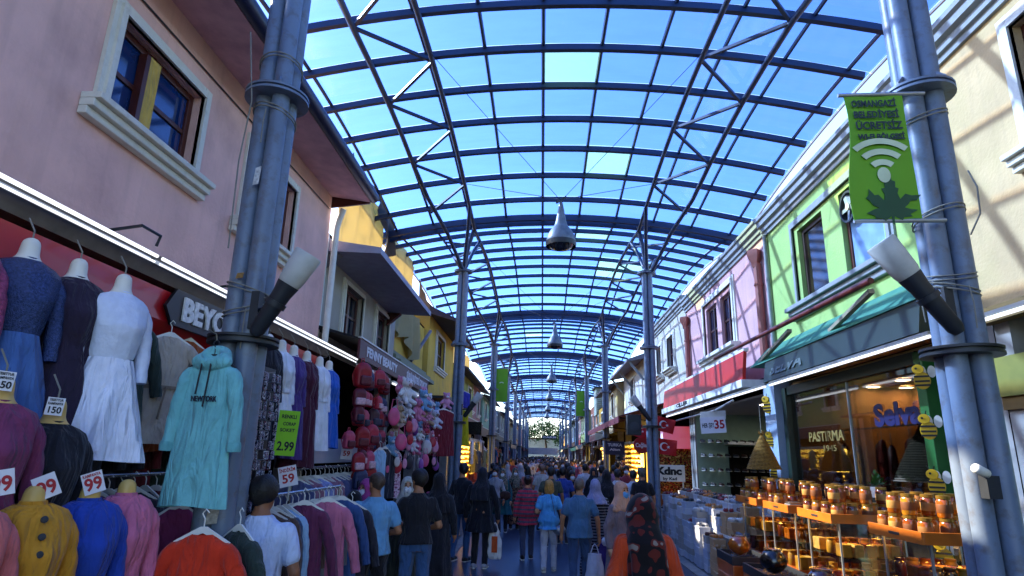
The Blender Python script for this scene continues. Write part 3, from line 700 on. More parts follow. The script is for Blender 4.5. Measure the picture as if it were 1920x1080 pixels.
        sdf('coat', shirt, (-X, -.45*k, hz_*k-.05), (X, .45*k, 1.54*k), res, tm, r_)
    bm_ = botm or fab(botc)
    if bot == 'trousers':
        def trous(P):
            v = prof(P, TZ[:2], TX[:2]+.008, TY[:2]+.008)
            for s in (-1, 1):
                hp, kn, an, q = leg[s]; v = smin(v, np.minimum(cap(P, hp, kn, .094*k*wd, .068*k), cap(P, kn, an, .068*k, .055*k)), .03)
            return v+fold_noise(P, .005, ph+1)
        sdf('trousers', trous, (-X, -.5*k, .03), (X, .5*k, 1.12*k), res, bm_, r_)
    elif bot == 'skirt':
        SZ = np.array([.12, .6, .9, 1.04])*k; SX = np.array([.23, .2, hw+.012, .15])*k; SY = np.array([.19, .16, .14, .12])*k
        sdf('skirt', lambda P: prof(P, SZ, SX, SY, fold=.1, nf=9, ph=ph), (-X, -.45*k, .06), (X, .45*k, 1.1*k), res, bm_, r_)
    sm = fab(shoes, .6)
    for s in (-1, 1):
        hp, kn, an, q = leg[s]; an = np.array(an); t = an+np.array((s*.015, .15*k, -.045*k-.06*max(0, -q))); b_ = an+np.array((0, -.03, -.045*k)); fl_ = min(b_[2], t[2])-.04
        def shoe(P): return np.maximum(smin(smin(cap(P, an+np.array((0, 0, -.01)), b_, .046*k, .04*k), cap(P, b_, t, .042*k, .036*k), .03), ell(P, (b_+t)/2, (.045*k, .11*k, .03*k)), .02), fl_+.012-P[..., 2])
        so_ = sdf('shoe', shoe, (an-.2).tolist(), (an+.28).tolist(), .012, sm, r_)
        def sole_f(P):
            Q = P.copy(); Q[..., 2] = 0; b2 = b_.copy(); b2[2] = 0; t2 = t.copy(); t2[2] = 0
            return np.maximum(cap(Q, b2, t2, .046*k, .042*k), np.abs(P[..., 2]-fl_-.004)-.014)
        sdf('sole', sole_f, (an-.2).tolist(), (an+.28).tolist(), .012, fab(sole, .7), so_)
    hm = hairm or mat('hair '+hairc, hairc, 0.55, var=.35, scale=40, bump=.4, bscale=90)
    if hair in ('short', 'bald', 'long', 'bob', 'bun'):
        rr = .006 if hair == 'bald' else .016
        def hairf(P):
            Q = Hd(P); v = ell(Q, (0, -.016, .026), (.076+rr, .095+rr, .098+rr))
            v = np.maximum(v, Q[..., 1]*.9-.062-(Q[..., 2]-.03)*.55); v = np.maximum(v, -.055+(Q[..., 1]*.7)-Q[..., 2])
            if hair in ('long', 'bob'):
                L_ = .13 if hair == 'bob' else .22
                v2 = np.maximum(ell(Q, (0, -.045, -.07), (.1, .075, L_)), Q[..., 1]-.015); v = smin(v, v2, .03)
            if hair == 'bun': v = smin(v, ell(Q, (0, -.115, .05), (.042, .042, .042)), .02)
            return (v+.004*np.sin(60*Q[..., 0]+20*Q[..., 2]))*k
        sdf('hair', hairf, (hd-.32*k).tolist(), (hd+.2*k).tolist(), min(res, .011), hm, r_)
    else:
        def scarf(P):
            Q = Hd(P); v = ell(Q, (0, -.015, .02), (.094, .114, .118))
            nz = Q[..., 2]
            v = smin(v, prof(Q, np.array([-.16-drape_l, -.24, -.13, -.05, 0]), np.array([.19*cap_flare, .19*cap_flare, .125, .095, .09]), np.array([.165*cap_flare, .15*cap_flare, .115, .1, .09]), cy=np.array([-.05-.135*(cap_flare < .9), -.03-.125*(cap_flare < .9), -.01-.1*(cap_flare < .9), -.005-.07*(cap_flare < .9), -.03*(cap_flare < .9)]), fold=.09, nf=7, ph=ph), .04)
            v = np.maximum(v, -ell(Q, (0, .115, -.015), (.062, .085, .085)))
            return (v+.004*np.sin(26*Q[..., 0]+22*nz+ph)*np.sin(18*Q[..., 1]-9*nz))*k
        sdf('headscarf', scarf, (hd-np.array((.3, .3, .5+drape_l))*k).tolist(), (hd+np.array((.3, .3, .2))*k).tolist(), min(res, .012), hm, r_)
    if mask:
        sdf('face_mask', lambda P: np.maximum(np.maximum(ell(Hd(P), (0, .035, -.055), (.068, .078, .066))*k, -ell(Hd(P), (0, .025, -.055), (.064, .07, .075))*k), -(Hd(P)[..., 1]-.035)*k), (hd-.15).tolist(), (hd+.15).tolist(), .007, fab(mask, .8), r_)
    if face:
        for s in (-1, 1):
            x, y, z = s*.031, .083, .014; p = hd+np.array((x*cs-y*sn, x*sn+y*cs, z))*k
            MB().lathe([(0, -.009), (.006, -.007), (.009, 0), (.006, .007), (0, .009)], tuple(p), 10, (0, 1, 0)).build('eye', mat('dark eye', '#20140f', .2), r_, smooth=True, world=False)
            x, y, z = s*.033, .083, .036; p = hd+np.array((x*cs-y*sn, x*sn+y*cs, z))*k
            MB().obox(tuple(p), Vector((.015, 0, .001*s)), (0, .006, 0), (0, 0, .003)).build('eyebrow', mat('eyebrow', '#1a120e', .8), r_, world=False)
    return r_
def bag(lb, top, w, hgt, d, m, rz=0.0, stripe=None, handle=True, group=None):
    """soft carrier bag hanging from its handles; top: the point where a hand holds it"""
    r_ = thing('carrier_bag', lb, 'bag', top, group, rz); ph = top[0]*5
    sdf('bag_body', lambda P: prof(P, np.array([-hgt-.12, -hgt-.08, -hgt*.5-.1, -.13]), np.array([w*.42, w*.5, w*.5, w*.36]), np.array([d*.45, d*.5, d*.5, d*.25]), fold=.06, nf=6, ph=ph)+fold_noise(P, .006, ph), (-w*.7, -d*.9-.03, -hgt-.16), (w*.7, d*.9+.03, -.08), .011, m, r_)
    q = MB()
    for s in (-1, 1): q.tube([(-w*.24, s*d*.1, -.15), (-w*.1, s*.012, -.03), (0, s*.01, 0), (w*.1, s*.012, -.03), (w*.24, s*d*.1, -.15)], .008, 6)
    q.build('handle', m, r_, smooth=True, world=False)
    if stripe: MB().box(-w*.2, w*.2, -d*.5-.014, -d*.5-.01, -hgt*.8-.1, -hgt*.25-.1).build('printed_patch', fab(stripe), r_, world=False)
    return r_
# ================================================================ LEFT SIDE
PINK = plaster('dusty pink', '#e0b3a8', .14, ('#a88480', .55, 1.1)); GREY = plaster('warm grey', '#a8a49a'); YEL = plaster('ochre yellow', '#cfae50', .15, ('#8a8272', .5, 1.3))
NAVY = mat('navy gutter', '#16203f', 0.4, var=.15); CONC = mat('grey concrete', '#77777e', .85, var=.2, bump=.2)
XL = -3.3
# ---- pink house
w1, w2 = (3.90, 5.06, 4.42, 5.23), (6.08, 7.34, 4.36, 5.27)
pk = house('two storey pink house with white trimmed windows above the clothes shop', -1, XL, -4, 8.72, 3.05, 5.9, PINK, (w1, w2))
for (a, lab) in ((w1, 'open window with yellow curtain'), (w2, None)):
    wo = window(pk, -1, XL, *a, cols=2, rows=2, lab=lab, gm=mat('blue reflecting pane', '#14305f', .06, var=.35, scale=2, spec=1.0))
    if lab: MB().box(XL-.055, XL-.02, a[0]+.43, a[0]+.57, a[2]+.07, a[3]-.07).build('curtain', fab('#b08a35'), wo)
    if lab: MB().bar((XL-.05, a[0]+.40, a[2]+.08), (XL-.05, a[0]+.40, a[3]-.08), .05, .07).build('sash', BROWN, wo)
m = MB()
m.prism([(-.05, 5.80), (.62, 5.70), (.62, 5.80), (-.05, 5.96)], (XL, -4, 0), (1, 0, 0), (0, 0, 1), -12.68)
m.build('eave', mat('mauve soffit', '#cfa3ac', .8, var=.15, dirt=('#57404c', .4, 2)), pk)
MB().tube([(XL+.66, -4, 5.78), (XL+.66, 8.7, 5.78)], .085, 10).build('gutter', NAVY, pk, smooth=True)
MB().prism([(.0, 5.62), (.6, 5.69), (.6, 5.76), (.0, 5.9)], (XL, 8.73, 0), (1, 0, 0), (0, 0, 1), .03).build('eave_end', BROWN, pk)
MB().tube([(XL+.09, 8.78, 3.3), (XL+.09, 8.78, 5.3), (XL+.12, 8.76, 5.42), (XL+.2, 8.7, 5.6)], .05, 8).build('downpipe', WHITEP, pk, smooth=True)
# ---- clothes shop front
REDB = mat('red shop fascia', '#a3141c', .4, var=.12, coat=.2)
fas = MB().prism([(-.3, 3.28), (.13, 3.26), (.15, 3.0), (.06, 2.88), (-.3, 2.86)], (XL, -2, 0), (1, 0, 0), (0, 0, 1), -10.7).build('shop_fascia', REDB)
tag(fas, 'long red sign board over the clothes shop', 'sign')
pan = MB().prism([(-.02, 3.30), (.16, 3.30), (.22, 3.47), (.0, 3.5)], (XL, -2, 0), (1, 0, 0), (0, 0, 1), -10.75)
pan = tag(pan.build('awning_rail', mat('grey metal rail', '#5c5856', .6, dirt=('#34312e', .5, 5))), 'grey metal rail under the pink wall above the red board', 'rail')
for (a, b, lb) in ((-1.9, 4.4, 'long glowing tube light above the red shop board'), (4.45, 9.75, 'long glowing tube light running past the pink house corner')):
    r_ = thing('tube_light', lb, 'light', (XL+.3, a, 3.42), 'tube lights on the left shops')
    MB().tube([(XL+.3, a+.02, 3.42), (XL+.3, b, 3.42)], .014, 8).build('tube', TUBE, r_); MB().tube([(XL+.285, a+.02, 3.375), (XL+.285, b, 3.375)], .009, 8).build('tube', TUBE, r_)
    MB().box(XL+.235, XL+.25, a, b, 3.38, 3.41).build('fitting', ALU, r_)
for (y, lb) in ((4.0, 'small black bracket arm on the rail below the pink window'), (5.55, 'small black bracket arm on the rail above the black name board')):
    m = MB(); m.tube([(XL+.15, y, 3.48), (XL+.42, y, 3.52), (XL+.42, y+.22, 3.52), (XL+.4, y+.22, 3.44)], .012, 6); o = m.build('bracket_arm', DARKM); tag(o, lb, 'bracket')
sg = thing('shop_sign', 'black arrow ended sign with white letters on the red board', 'sign', (XL+.2, 5.0, 3.1))
MB().prism([(0, .14), (.12, 0), (1.9, 0), (1.9, .31), (.12, .31)], (XL+.165, 4.78, 2.98), (0, 1, 0), (0, 0, 1), .03).build('sign_board', mat('black sign board', '#15161a', .4), sg)
text('lettering', 'BEYO', (XL+.2, 5.0, 3.13), (0, 1, 0), (0, 0, 1), .27, mat('silver lettering', '#d8d8d6', .4, var=.25, scale=30), sg, bold=.012, align='LEFT', depth=.01, width=.74)
# ---- mannequins, upper row
SEQ = mat('blue sequin cloth', '#3c4a72', .25, var=.5, scale=70, metal=.55, bump=.6, bscale=160)
SEQP = mat('pink sequin cloth', '#a84a6e', .3, var=.5, scale=70, metal=.4, bump=.6, bscale=160)
R90 = -math.pi/2
UX = -2.86; q = R90-.45
dress('pink sequin evening dress hanging leftmost under the red board', (UX-.1, 2.82, 3.10), q, 1.1, fab('#8a3858'), top_m=SEQP, seed=1)
dress('blue sequin evening dress with long tulle skirt on white mannequin', (UX-.08, 3.2, 3.12), q, 1.02, fab('#2f4d86'), top_m=SEQ, hem=.24, seed=2)
dress('black purple evening dress on mannequin beside the white dress', (UX-.03, 3.52, 3.10), q, 1.15, fab('#17101f'), hem=.24, seed=3)
dress('long white chiffon dress on mannequin in the upper row', (UX+.13, 3.72, 3.06), q, 1.16, fab('#d5d9ea', .7), hem=.27, fold=.13, seed=4, top_m=mat('white satin bodice', '#ccd2e2', .45, var=.1, scale=20, bump=.4, bscale=30))
# middle row
dress('burgundy tunic mannequin with 150 card in the middle row', (-2.6, 2.86, 2.30), q, .95, fab('#5c1f3d'), hem=.22, seed=5, manne=MANNEY)
dress('black tunic mannequin with 150 card below the black dress', (-2.6, 3.22, 2.22), q, 1.1, fab('#0d0d13'), hem=.24, seed=6, manne=MANNEY)
# lower row, standing
dress('salmon belted dress mannequin at the left edge of the lower row', (-2.42, 2.62, 1.80), q, 1.45, fab('#b8504e'), hem=.26, seed=7, manne=MANNEY, stand=True, neck=-.05, belt=fab('#a8403e'))
dress('mustard dress mannequin with three dark buttons', (-2.42, 2.98, 1.79), q, 1.45, fab('#b06d14'), hem=.25, seed=8, manne=MANNEY, stand=True, neck=-.05, buttons=DARKM)
dress('royal blue dress mannequin with 99 card between mustard and pink', (-2.42, 3.36, 1.78), q, 1.45, fab('#122a86'), hem=.25, seed=9, manne=MANNEY, stand=True, neck=-.05)
dress('rose pink dress mannequin rightmost of the lower row', (-2.42, 3.66, 1.79), q-.2, 1.45, fab('#b04f6e'), hem=.21, seed=10, manne=MANNEY, stand=True, neck=-.05, sw=.17)
# hanging row beyond the column
for k, (y, c, L, lb) in enumerate(((6.2, '#121218', 1.2, 'short black dress mannequin half hidden behind the column'), (6.53, '#cfd2dc', 1.0, 'white knee length dress mannequin next to the black one'), (6.87, '#33205c', 1.25, 'deep purple dress mannequin with lace waist'),
        (7.28, '#32101f', 1.35, 'dark maroon long dress mannequin hanging between purple and white'), (7.72, '#d2d6e0', 1.15, 'white dress mannequin hanging beside the cobalt one'), (8.08, '#1540a0', 1.12, 'cobalt blue long dress mannequin at the end of the row'))):
    dress(lb, (-2.86, y, 3.14), R90-.35, L, fab(c), hem=.21, seed=20+k, belt=fab(c, tag='b') if k in (1, 4) else None)
# ---- garments on hangers inside
garment('beige belted trench dress on white hanger', (-3.1, 4.9, 2.86), R90-.55, .84, fab('#9c8f80'), hem=.23, belt=fab('#6b5b4c'), seed=31, sl=.42, group='clothes on hangers in the shop mouth')
garment('dark olive dress on hanger left of the beige one', (-3.2, 4.5, 2.92), R90-.4, .9, fab('#1f2a24'), hem=.24, seed=32, group='clothes on hangers in the shop mouth')
garment('rust brown button dress on hanger right of the beige one', (-3.2, 5.32, 2.9), R90-.4, .95, fab('#7a3010'), hem=.24, seed=33, group='clothes on hangers in the shop mouth')
# ---- hoodie and tops hung on the column
hd_ = garment('long mint green hooded sweater dress hung on the near column', (-2.215, 4.02, 2.55), math.pi, .92, fab('#5aa3a6'), sw=.175, hem=.205, th=.052, sl=.52, seed=34, hood=True, splay=.045, name='hoodie', sw_r=.05, hm=DARKM)
text('chest_lettering', 'NEWYORK', Vector((-2.215, 4.02, 2.55))+Vector((-.01, .074, -.25)), (-1, 0, 0), (0, .06, 1), .05, mat('dark print', '#1d2030', .7), hd_, bold=.001, width=.17, depth=.003)
MB().tube([(0, 0, .15), (.0, .02, .19), (0, .12, .2)], .005, 5).build('hook_wire', WIRE, hd_, world=False)
rt = garment('bright red buttoned top on white hanger below the mint hoodie', tuple(at(380, 1006, Y=3.85)), math.pi, .72, fab('#b81f0c'), sw=.19, hem=.23, th=.06, sl=.4, seed=35)
p_ = [(math.cos(math.pi/2+i*math.pi/5)*(.03 if i % 2 == 0 else .012), math.sin(math.pi/2+i*math.pi/5)*(.03 if i % 2 == 0 else .012)) for i in range(10)]
MB().prism(p_, (-.07, .118, -.24), (1, 0, 0), (0, 0, 1), -.006).build('star_print', mat('star print', '#c9a79a', .6), rt, world=False)
garment('dark bottle green jacket hanging on the column beside the red top', tuple(at(448, 1000, Y=4.15)), math.pi-.5, .75, fab('#1a2420'), sw=.17, hem=.2, th=.06, sl=.4, seed=36)
# cuffs of the hooded dress
for s in (-1, 1): MB().lathe([(.043, -.03), (.047, 0), (.043, .03)], (s*.222, .01, -.55), 14, (s*.05, 0, -1), caps=False).build('cuff', fab('#4f9598'), hd_, smooth=True, world=False)
q_ = MB().tube([(XL+.015, -1, 5.52), (XL+.015, 4, 5.50), (XL+.015, 8.6, 5.56)], .008, 5).build('wall_cable', DARKM); tag(q_, 'thin black cable running along the pink wall under the eave', 'cable')
# ---- accessory stand with packets
st = thing('accessory_stand', 'tall stand packed with patterned sock packets behind the near column', 'display stand', (-2.5, 5.5, 0))
MB().box(-2.56, -2.53, 5.32, 5.72, .3, 2.72).build('back_panel', DARKM, st)
pk_ = floral('patterned packets', ['#11131a', '#3a4358', '#a9adb8', '#7c2a35', '#4c6c8c', '#d0d2d6'], 55)
mm = MB(); rn = random.Random(5)
for i in range(5):
    for j in range(20):
        y = 5.33+.08*i; z = 2.62-.085*j; a = rn.uniform(-.2, .2)
        mm.obox((-2.48+rn.uniform(-.02, .03), y+.035, z), (.012, .01*a, 0), (-.01, .034, .01*a), (0, 0, .038))
o = mm.build('packets', pk_, st, bevel=.004); o['kind'] = 'stuff'
mm = MB()
for j in range(20): mm.tube([(-2.53, 5.5, 2.66-.085*j), (-2.44, 5.5, 2.67-.085*j)], .004, 4)
mm.build('peg_rail', ALU, st)
MB().lathe([(0, 0), (.25, 0), (.25, .03), (.03, .05), (.03, .3), (0, .3)], (-2.54, 5.52, 0), 18).build('base', DARKM, st, smooth=True)
# ---- writing on cards
CARD = mat('white card', '#d2d0d6', .6, var=.05); RED = mat('red print', '#a01220', .6, var=.1); BLK = mat('black print', '#16161c', .6)
def card(lb, c, w, h_, lines, tilt=0.0, facing=None, cm=None, name='price_card', group='price cards on the clothes', post=None):
    c = Vector(c); n = Vector(facing) if facing else (Vector((0, 0, EYE))-c); n.z = 0; n.normalize(); ex = Vector((0, 0, 1)).cross(n).normalized(); ez = Vector((0, 0, 1))
    ca, sa = math.cos(tilt), math.sin(tilt); ex, ez = ex*ca+ez*sa, ez*ca-ex*sa
    r_ = thing(name, lb, 'sign', c, group)
    MB().obox(c, ex*w/2, ez*h_/2, n*.004).build('board', cm or CARD, r_)
    for (s, dx, dy, sz, mm_, wd) in lines: text('lettering', s, c+ex*dx*w+ez*dy*h_+n*.005, ex, ez, sz, mm_, r_, bold=sz*.03, width=wd, depth=.002)
    if post: MB().tube([c-ez*h_/2, c-ez*h_/2-Vector((0, 0, post))], .008, 6).build('post', ALU, r_)
    return r_
def c99(lb, u, v, X, t, cap_=True):
    card(lb, at(u, v, X=X), .095, .11, ([('KAMPANYA', 0, .36, .022, RED, .08)] if cap_ else [])+[('99', 0, -.08, .09, RED, .078)], t)
c99('white card with red 99 on the mustard dress', 87, 912, -2.38, .45, False); c99('white card with red 99 on the royal blue dress', 175, 905, -2.38, .35)
c99('white card with red 99 cut by the left picture edge', 2, 905, -2.38, .2, False)
card('small white 150 card on the black tunic', at(103, 762, X=-2.52), .075, .09, [('TESETTUR', 0, .36, .017, BLK, .06), ('KAMPANYA', 0, .15, .017, BLK, .065), ('150', 0, -.22, .045, BLK, .056)], -.06)
card('small white 150 card on the burgundy tunic', at(8, 714, X=-2.52), .075, .09, [('TESETTUR', 0, .36, .017, BLK, .06), ('KAMPANYA', 0, .15, .017, BLK, .065), ('150', 0, -.22, .045, BLK, .056)], -.06)
card('white sign reading INDIRIM 59 on the clothes rack', at(540, 893, X=-2.2), .15, .17, [('İNDİRİM', 0, .3, .04, RED, .13), ('59', 0, -.13, .1, RED, .1)], .22, post=.12)
card('small white sign reading 59 on the white panel', at(650, 848, X=-2.85), .16, .2, [('İNDİRİM', 0, .3, .04, RED, .13), ('59', 0, -.1, .1, RED, .1)], -.05)
card('dark small printed board behind the white T shirt man', at(472, 922, Y=5.6), .26, .17, [('TESETTUR', 0, .2, .05, CARD, .2), ('Abiyeler', 0, -.2, .05, CARD, .18)], -.03, cm=mat('dark slate card', '#25303c', .6))
card('neon yellow green sheet with handwritten 2.99', at(538, 812, X=-2.55), .2, .44, [('RENKLI', 0, .36, .05, BLK, .14), ('CORAP', .05, .2, .045, BLK, .12), ('SOKET', 0, .06, .045, BLK, .14), ('2.99', .02, -.3, .12, BLK, .16)], -.04, cm=mat('neon paper', '#86cc18', .6, var=.05))
# ---- racks with clothes
CH = mat('chrome rack', '#9aa0a6', .25, metal=.9)
def rack(lb, x0, y0, x1, y1, z, n, cols, L, seed, grp, lab, sw=.2):
    r_ = thing('clothes_rack', lb, 'rack', ((x0+x1)/2, (y0+y1)/2, 0)); MB().tube([(x0, y0, z), (x1, y1, z)], .016, 8).build('rail', CH, r_, smooth=True)
    for (x, y) in ((x0, y0), (x1, y1)): MB().tube([(x, y, 0.02), (x, y, z+.02)], .015, 8).build('leg', CH, r_, smooth=True)
    d = Vector((x1-x0, y1-y0, 0)); rz = math.atan2(d.y, d.x)-math.pi/2; rn = random.Random(seed); protos = {}
    for k in range(n):
        c = cols[rn.randrange(len(cols))] if rn.random() < .75 or not k else c
        p = Vector((x0, y0, z-.145))+d*(k+.5)/n; key = k % 4
        lb_ = f'{cname(c)} garment hanging on {lab}'
        if key not in protos:
            protos[key] = g_ = garment(lb_, p, rz+math.pi+rn.uniform(-.3, .3), L*rn.uniform(.85, 1.1), fab(c), sw=sw, hem=sw+.02, th=.032, sl=.5, seed=seed+k, group=grp, fold=.05, splay=.05); protos[key, 'm'] = fab(c).name
        else:
            dup(protos[key], p, rz+math.pi+rn.uniform(-.35, .35), lb_, grp, swap={protos[key, 'm']: fab(c)}, scale=(1, 1, rn.uniform(.88, 1.12)))
    return r_
CN = {'#1a1a22': 'black', '#3a3f68': 'slate blue', '#5a4a86': 'violet', '#6d78b0': 'lavender blue', '#4c2a44': 'plum', '#7a4a5c': 'dusty rose', '#22344c': 'navy', '#3d2a22': 'brown', '#5a1a22': 'wine red', '#23302a': 'dark green', '#5f1f3a': 'burgundy', '#a8506e': 'rose pink', '#20386a': 'denim blue', '#6e3a20': 'rust', '#54565c': 'grey', '#b9b4aa': 'cream', '#1f6a78': 'teal', '#a01a20': 'red', '#1d4a9a': 'bright blue', '#8a7a20': 'olive yellow', '#c0507a': 'bright pink', '#7fa6c8': 'pale blue'}
def cname(c): return CN[c]
rack('long chrome rack of clothes below the white panel', -2.85, 7.2, -2.85, 10.6, 1.78, 20, ['#1a1a22', '#3a3f68', '#5a4a86', '#6d78b0', '#4c2a44', '#7a4a5c', '#6d78b0'], .72, 41, 'clothes on the far rack', 'the rack below the white panel')
rack('chrome rack of clothes beside the white T shirt man', -2.25, 5.15, -2.2, 6.95, 1.62, 14, ['#3d2a22', '#5a1a22', '#54565c', '#22344c', '#7fa6c8', '#b9b4aa'], .95, 42, 'clothes on the near rack', 'the rack beside the white shirted man')
rack('chrome rack of dark clothes deep in the shop mouth', -3.15, 4.2, -3.1, 6.4, 1.78, 16, ['#1a1a22', '#3d2a22', '#22344c', '#5a1a22', '#6e3a20', '#4c2a44'], .9, 43, 'clothes on the inner rack', 'the rack behind the lower mannequins')
rack('upper rail of dark clothes inside the clothes shop', -3.6, 4.6, -3.55, 7.6, 2.5, 14, ['#1a1a22', '#3d2a22', '#23302a', '#5a1a22'], .8, 44, 'clothes on the upper rail', 'the upper rail inside the shop')
garment('long burgundy coat facing the street on the near rack', tuple(at(570, 950, X=-2.1)), math.pi+.35, 1.1, fab('#4c1a34'), sw=.19, hem=.22, th=.05, seed=50, sl=.55)
garment('long rose pink coat facing the street on the near rack', tuple(at(614, 944, X=-2.0)), math.pi+.35, 1.1, fab('#a8506e'), sw=.19, hem=.22, th=.05, seed=51, sl=.55)
garment('long magenta coat hanging askew behind the red top', tuple(at(335, 958, X=-2.6)), math.pi+.6, .8, fab('#6d1f42'), sw=.16, hem=.2, th=.05, seed=52, sl=.5)
for k, (u, v, c, nm_) in enumerate(((640, 940, '#20386a', 'denim blue'), (660, 950, '#1a1a22', 'black'))):
    garment(f'long {nm_} coat hanging at the end of the near rack', tuple(at(u, v, X=-2.05)), math.pi+.3, 1.05, fab(c), sw=.18, hem=.22, th=.05, seed=53+k, sl=.55)
wp = MB().box(-3.06, -3.0, 8.1, 10.2, 1.82, 2.16).build('white_panel', mat('white laminate', '#aab6cc', .35, var=.05), bevel=.006); tag(wp, 'plain white panel standing above the far clothes rack', 'panel')
gp = MB().box(-3.75, -3.7, 7.9, 8.4, 2.1, 2.6).build('screen_panel', mat('pale green board', '#5f7d4c', .5)); tag(gp, 'pale green board inside behind the white panel', 'board')
# ---- grey house and its shop
gh = (( 10.25, 11.35, 3.92, 4.82), (12.35, 13.4, 3.95, 4.85))
gr = house('grey plastered house with flat concrete canopy', -1, -3.5, 8.9, 14.1, 3.5, 5.35, GREY, gh, roof=.3)
for a in gh: window(gr, -1, -3.5, *a, cols=2, rows=2, tw=.1, sill=False)
MB().prism([(0, 5.02), (.95, 4.98), (.95, 5.08), (0, 5.22)], (-3.5, 9.0, 0), (1, 0, 0), (0, 0, 1), -4.5).build('canopy_slab', mat('mauve grey concrete', '#9a9aac', .85, var=.15, bump=.15), gr)
MB().prism([(0, 4.78), (.28, 5.0), (0, 5.0)], (-3.5, 9.1, 0), (1, 0, 0), (0, 0, 1), -.14).build('canopy_bracket', CONC, gr); MB().prism([(0, 4.72), (.3, 4.99), (0, 5.0)], (-3.5, 13.3, 0), (1, 0, 0), (0, 0, 1), -.16).build('canopy_bracket', BROWN, gr)
MB().tube([(-3.42, 8.98, 3.3), (-3.42, 8.98, 5.3)], .04, 8).build('downpipe', WHITEP, gr, smooth=True)
fs = thing('shop_sign', 'maroon awning sign with white FENNY BEAUTY lettering', 'sign', (-2.7, 11.6, 3.45))
MAR = mat('maroon sign', '#4a0f1c', .5, var=.12)
MB().box(-2.72, -2.68, 8.8, 14.4, 3.3, 3.6).build('sign_board', MAR, fs, bevel=.008)
MB().prism([(0, 3.78), (.8, 3.58), (.8, 3.61), (0, 3.83)], (-3.5, 8.8, 0), (1, 0, 0), (0, 0, 1), -5.6).build('awning_cloth', mat('black awning', '#17151a', .8), fs)
MB().box(-2.725, -2.665, 8.8, 14.4, 3.602, 3.625).build('edge_strip', WHITEP, fs)
text('lettering', 'FENNY BEAUTY', (-2.675, 9.15, 3.45), (0, 1, 0), (0, 0, 1), .2, CARD, fs, bold=.008, align='LEFT', width=2.0)
text('lettering', 'SÜSLÜ BUJİTERİ OYUNCAK', (-2.675, 12.0, 3.45), (0, 1, 0), (0, 0, 1), .19, CARD, fs, bold=.008, align='LEFT', width=2.2)
for (a, b, lb) in ((9.0, 10.9, 'short tube light under the maroon awning sign, nearer one'), (11.2, 13.6, 'short tube light under the maroon awning sign, farther one')):
    r_ = thing('tube_light', lb, 'light', (-2.75, a, 3.2), 'tube lights on the left shops'); MB().tube([(-2.75, a, 3.2), (-2.75, b, 3.2)], .016, 8).build('tube', TUBE, r_); MB().box(-2.78, -2.72, a, b, 3.222, 3.25).build('fitting', WHITEP, r_)
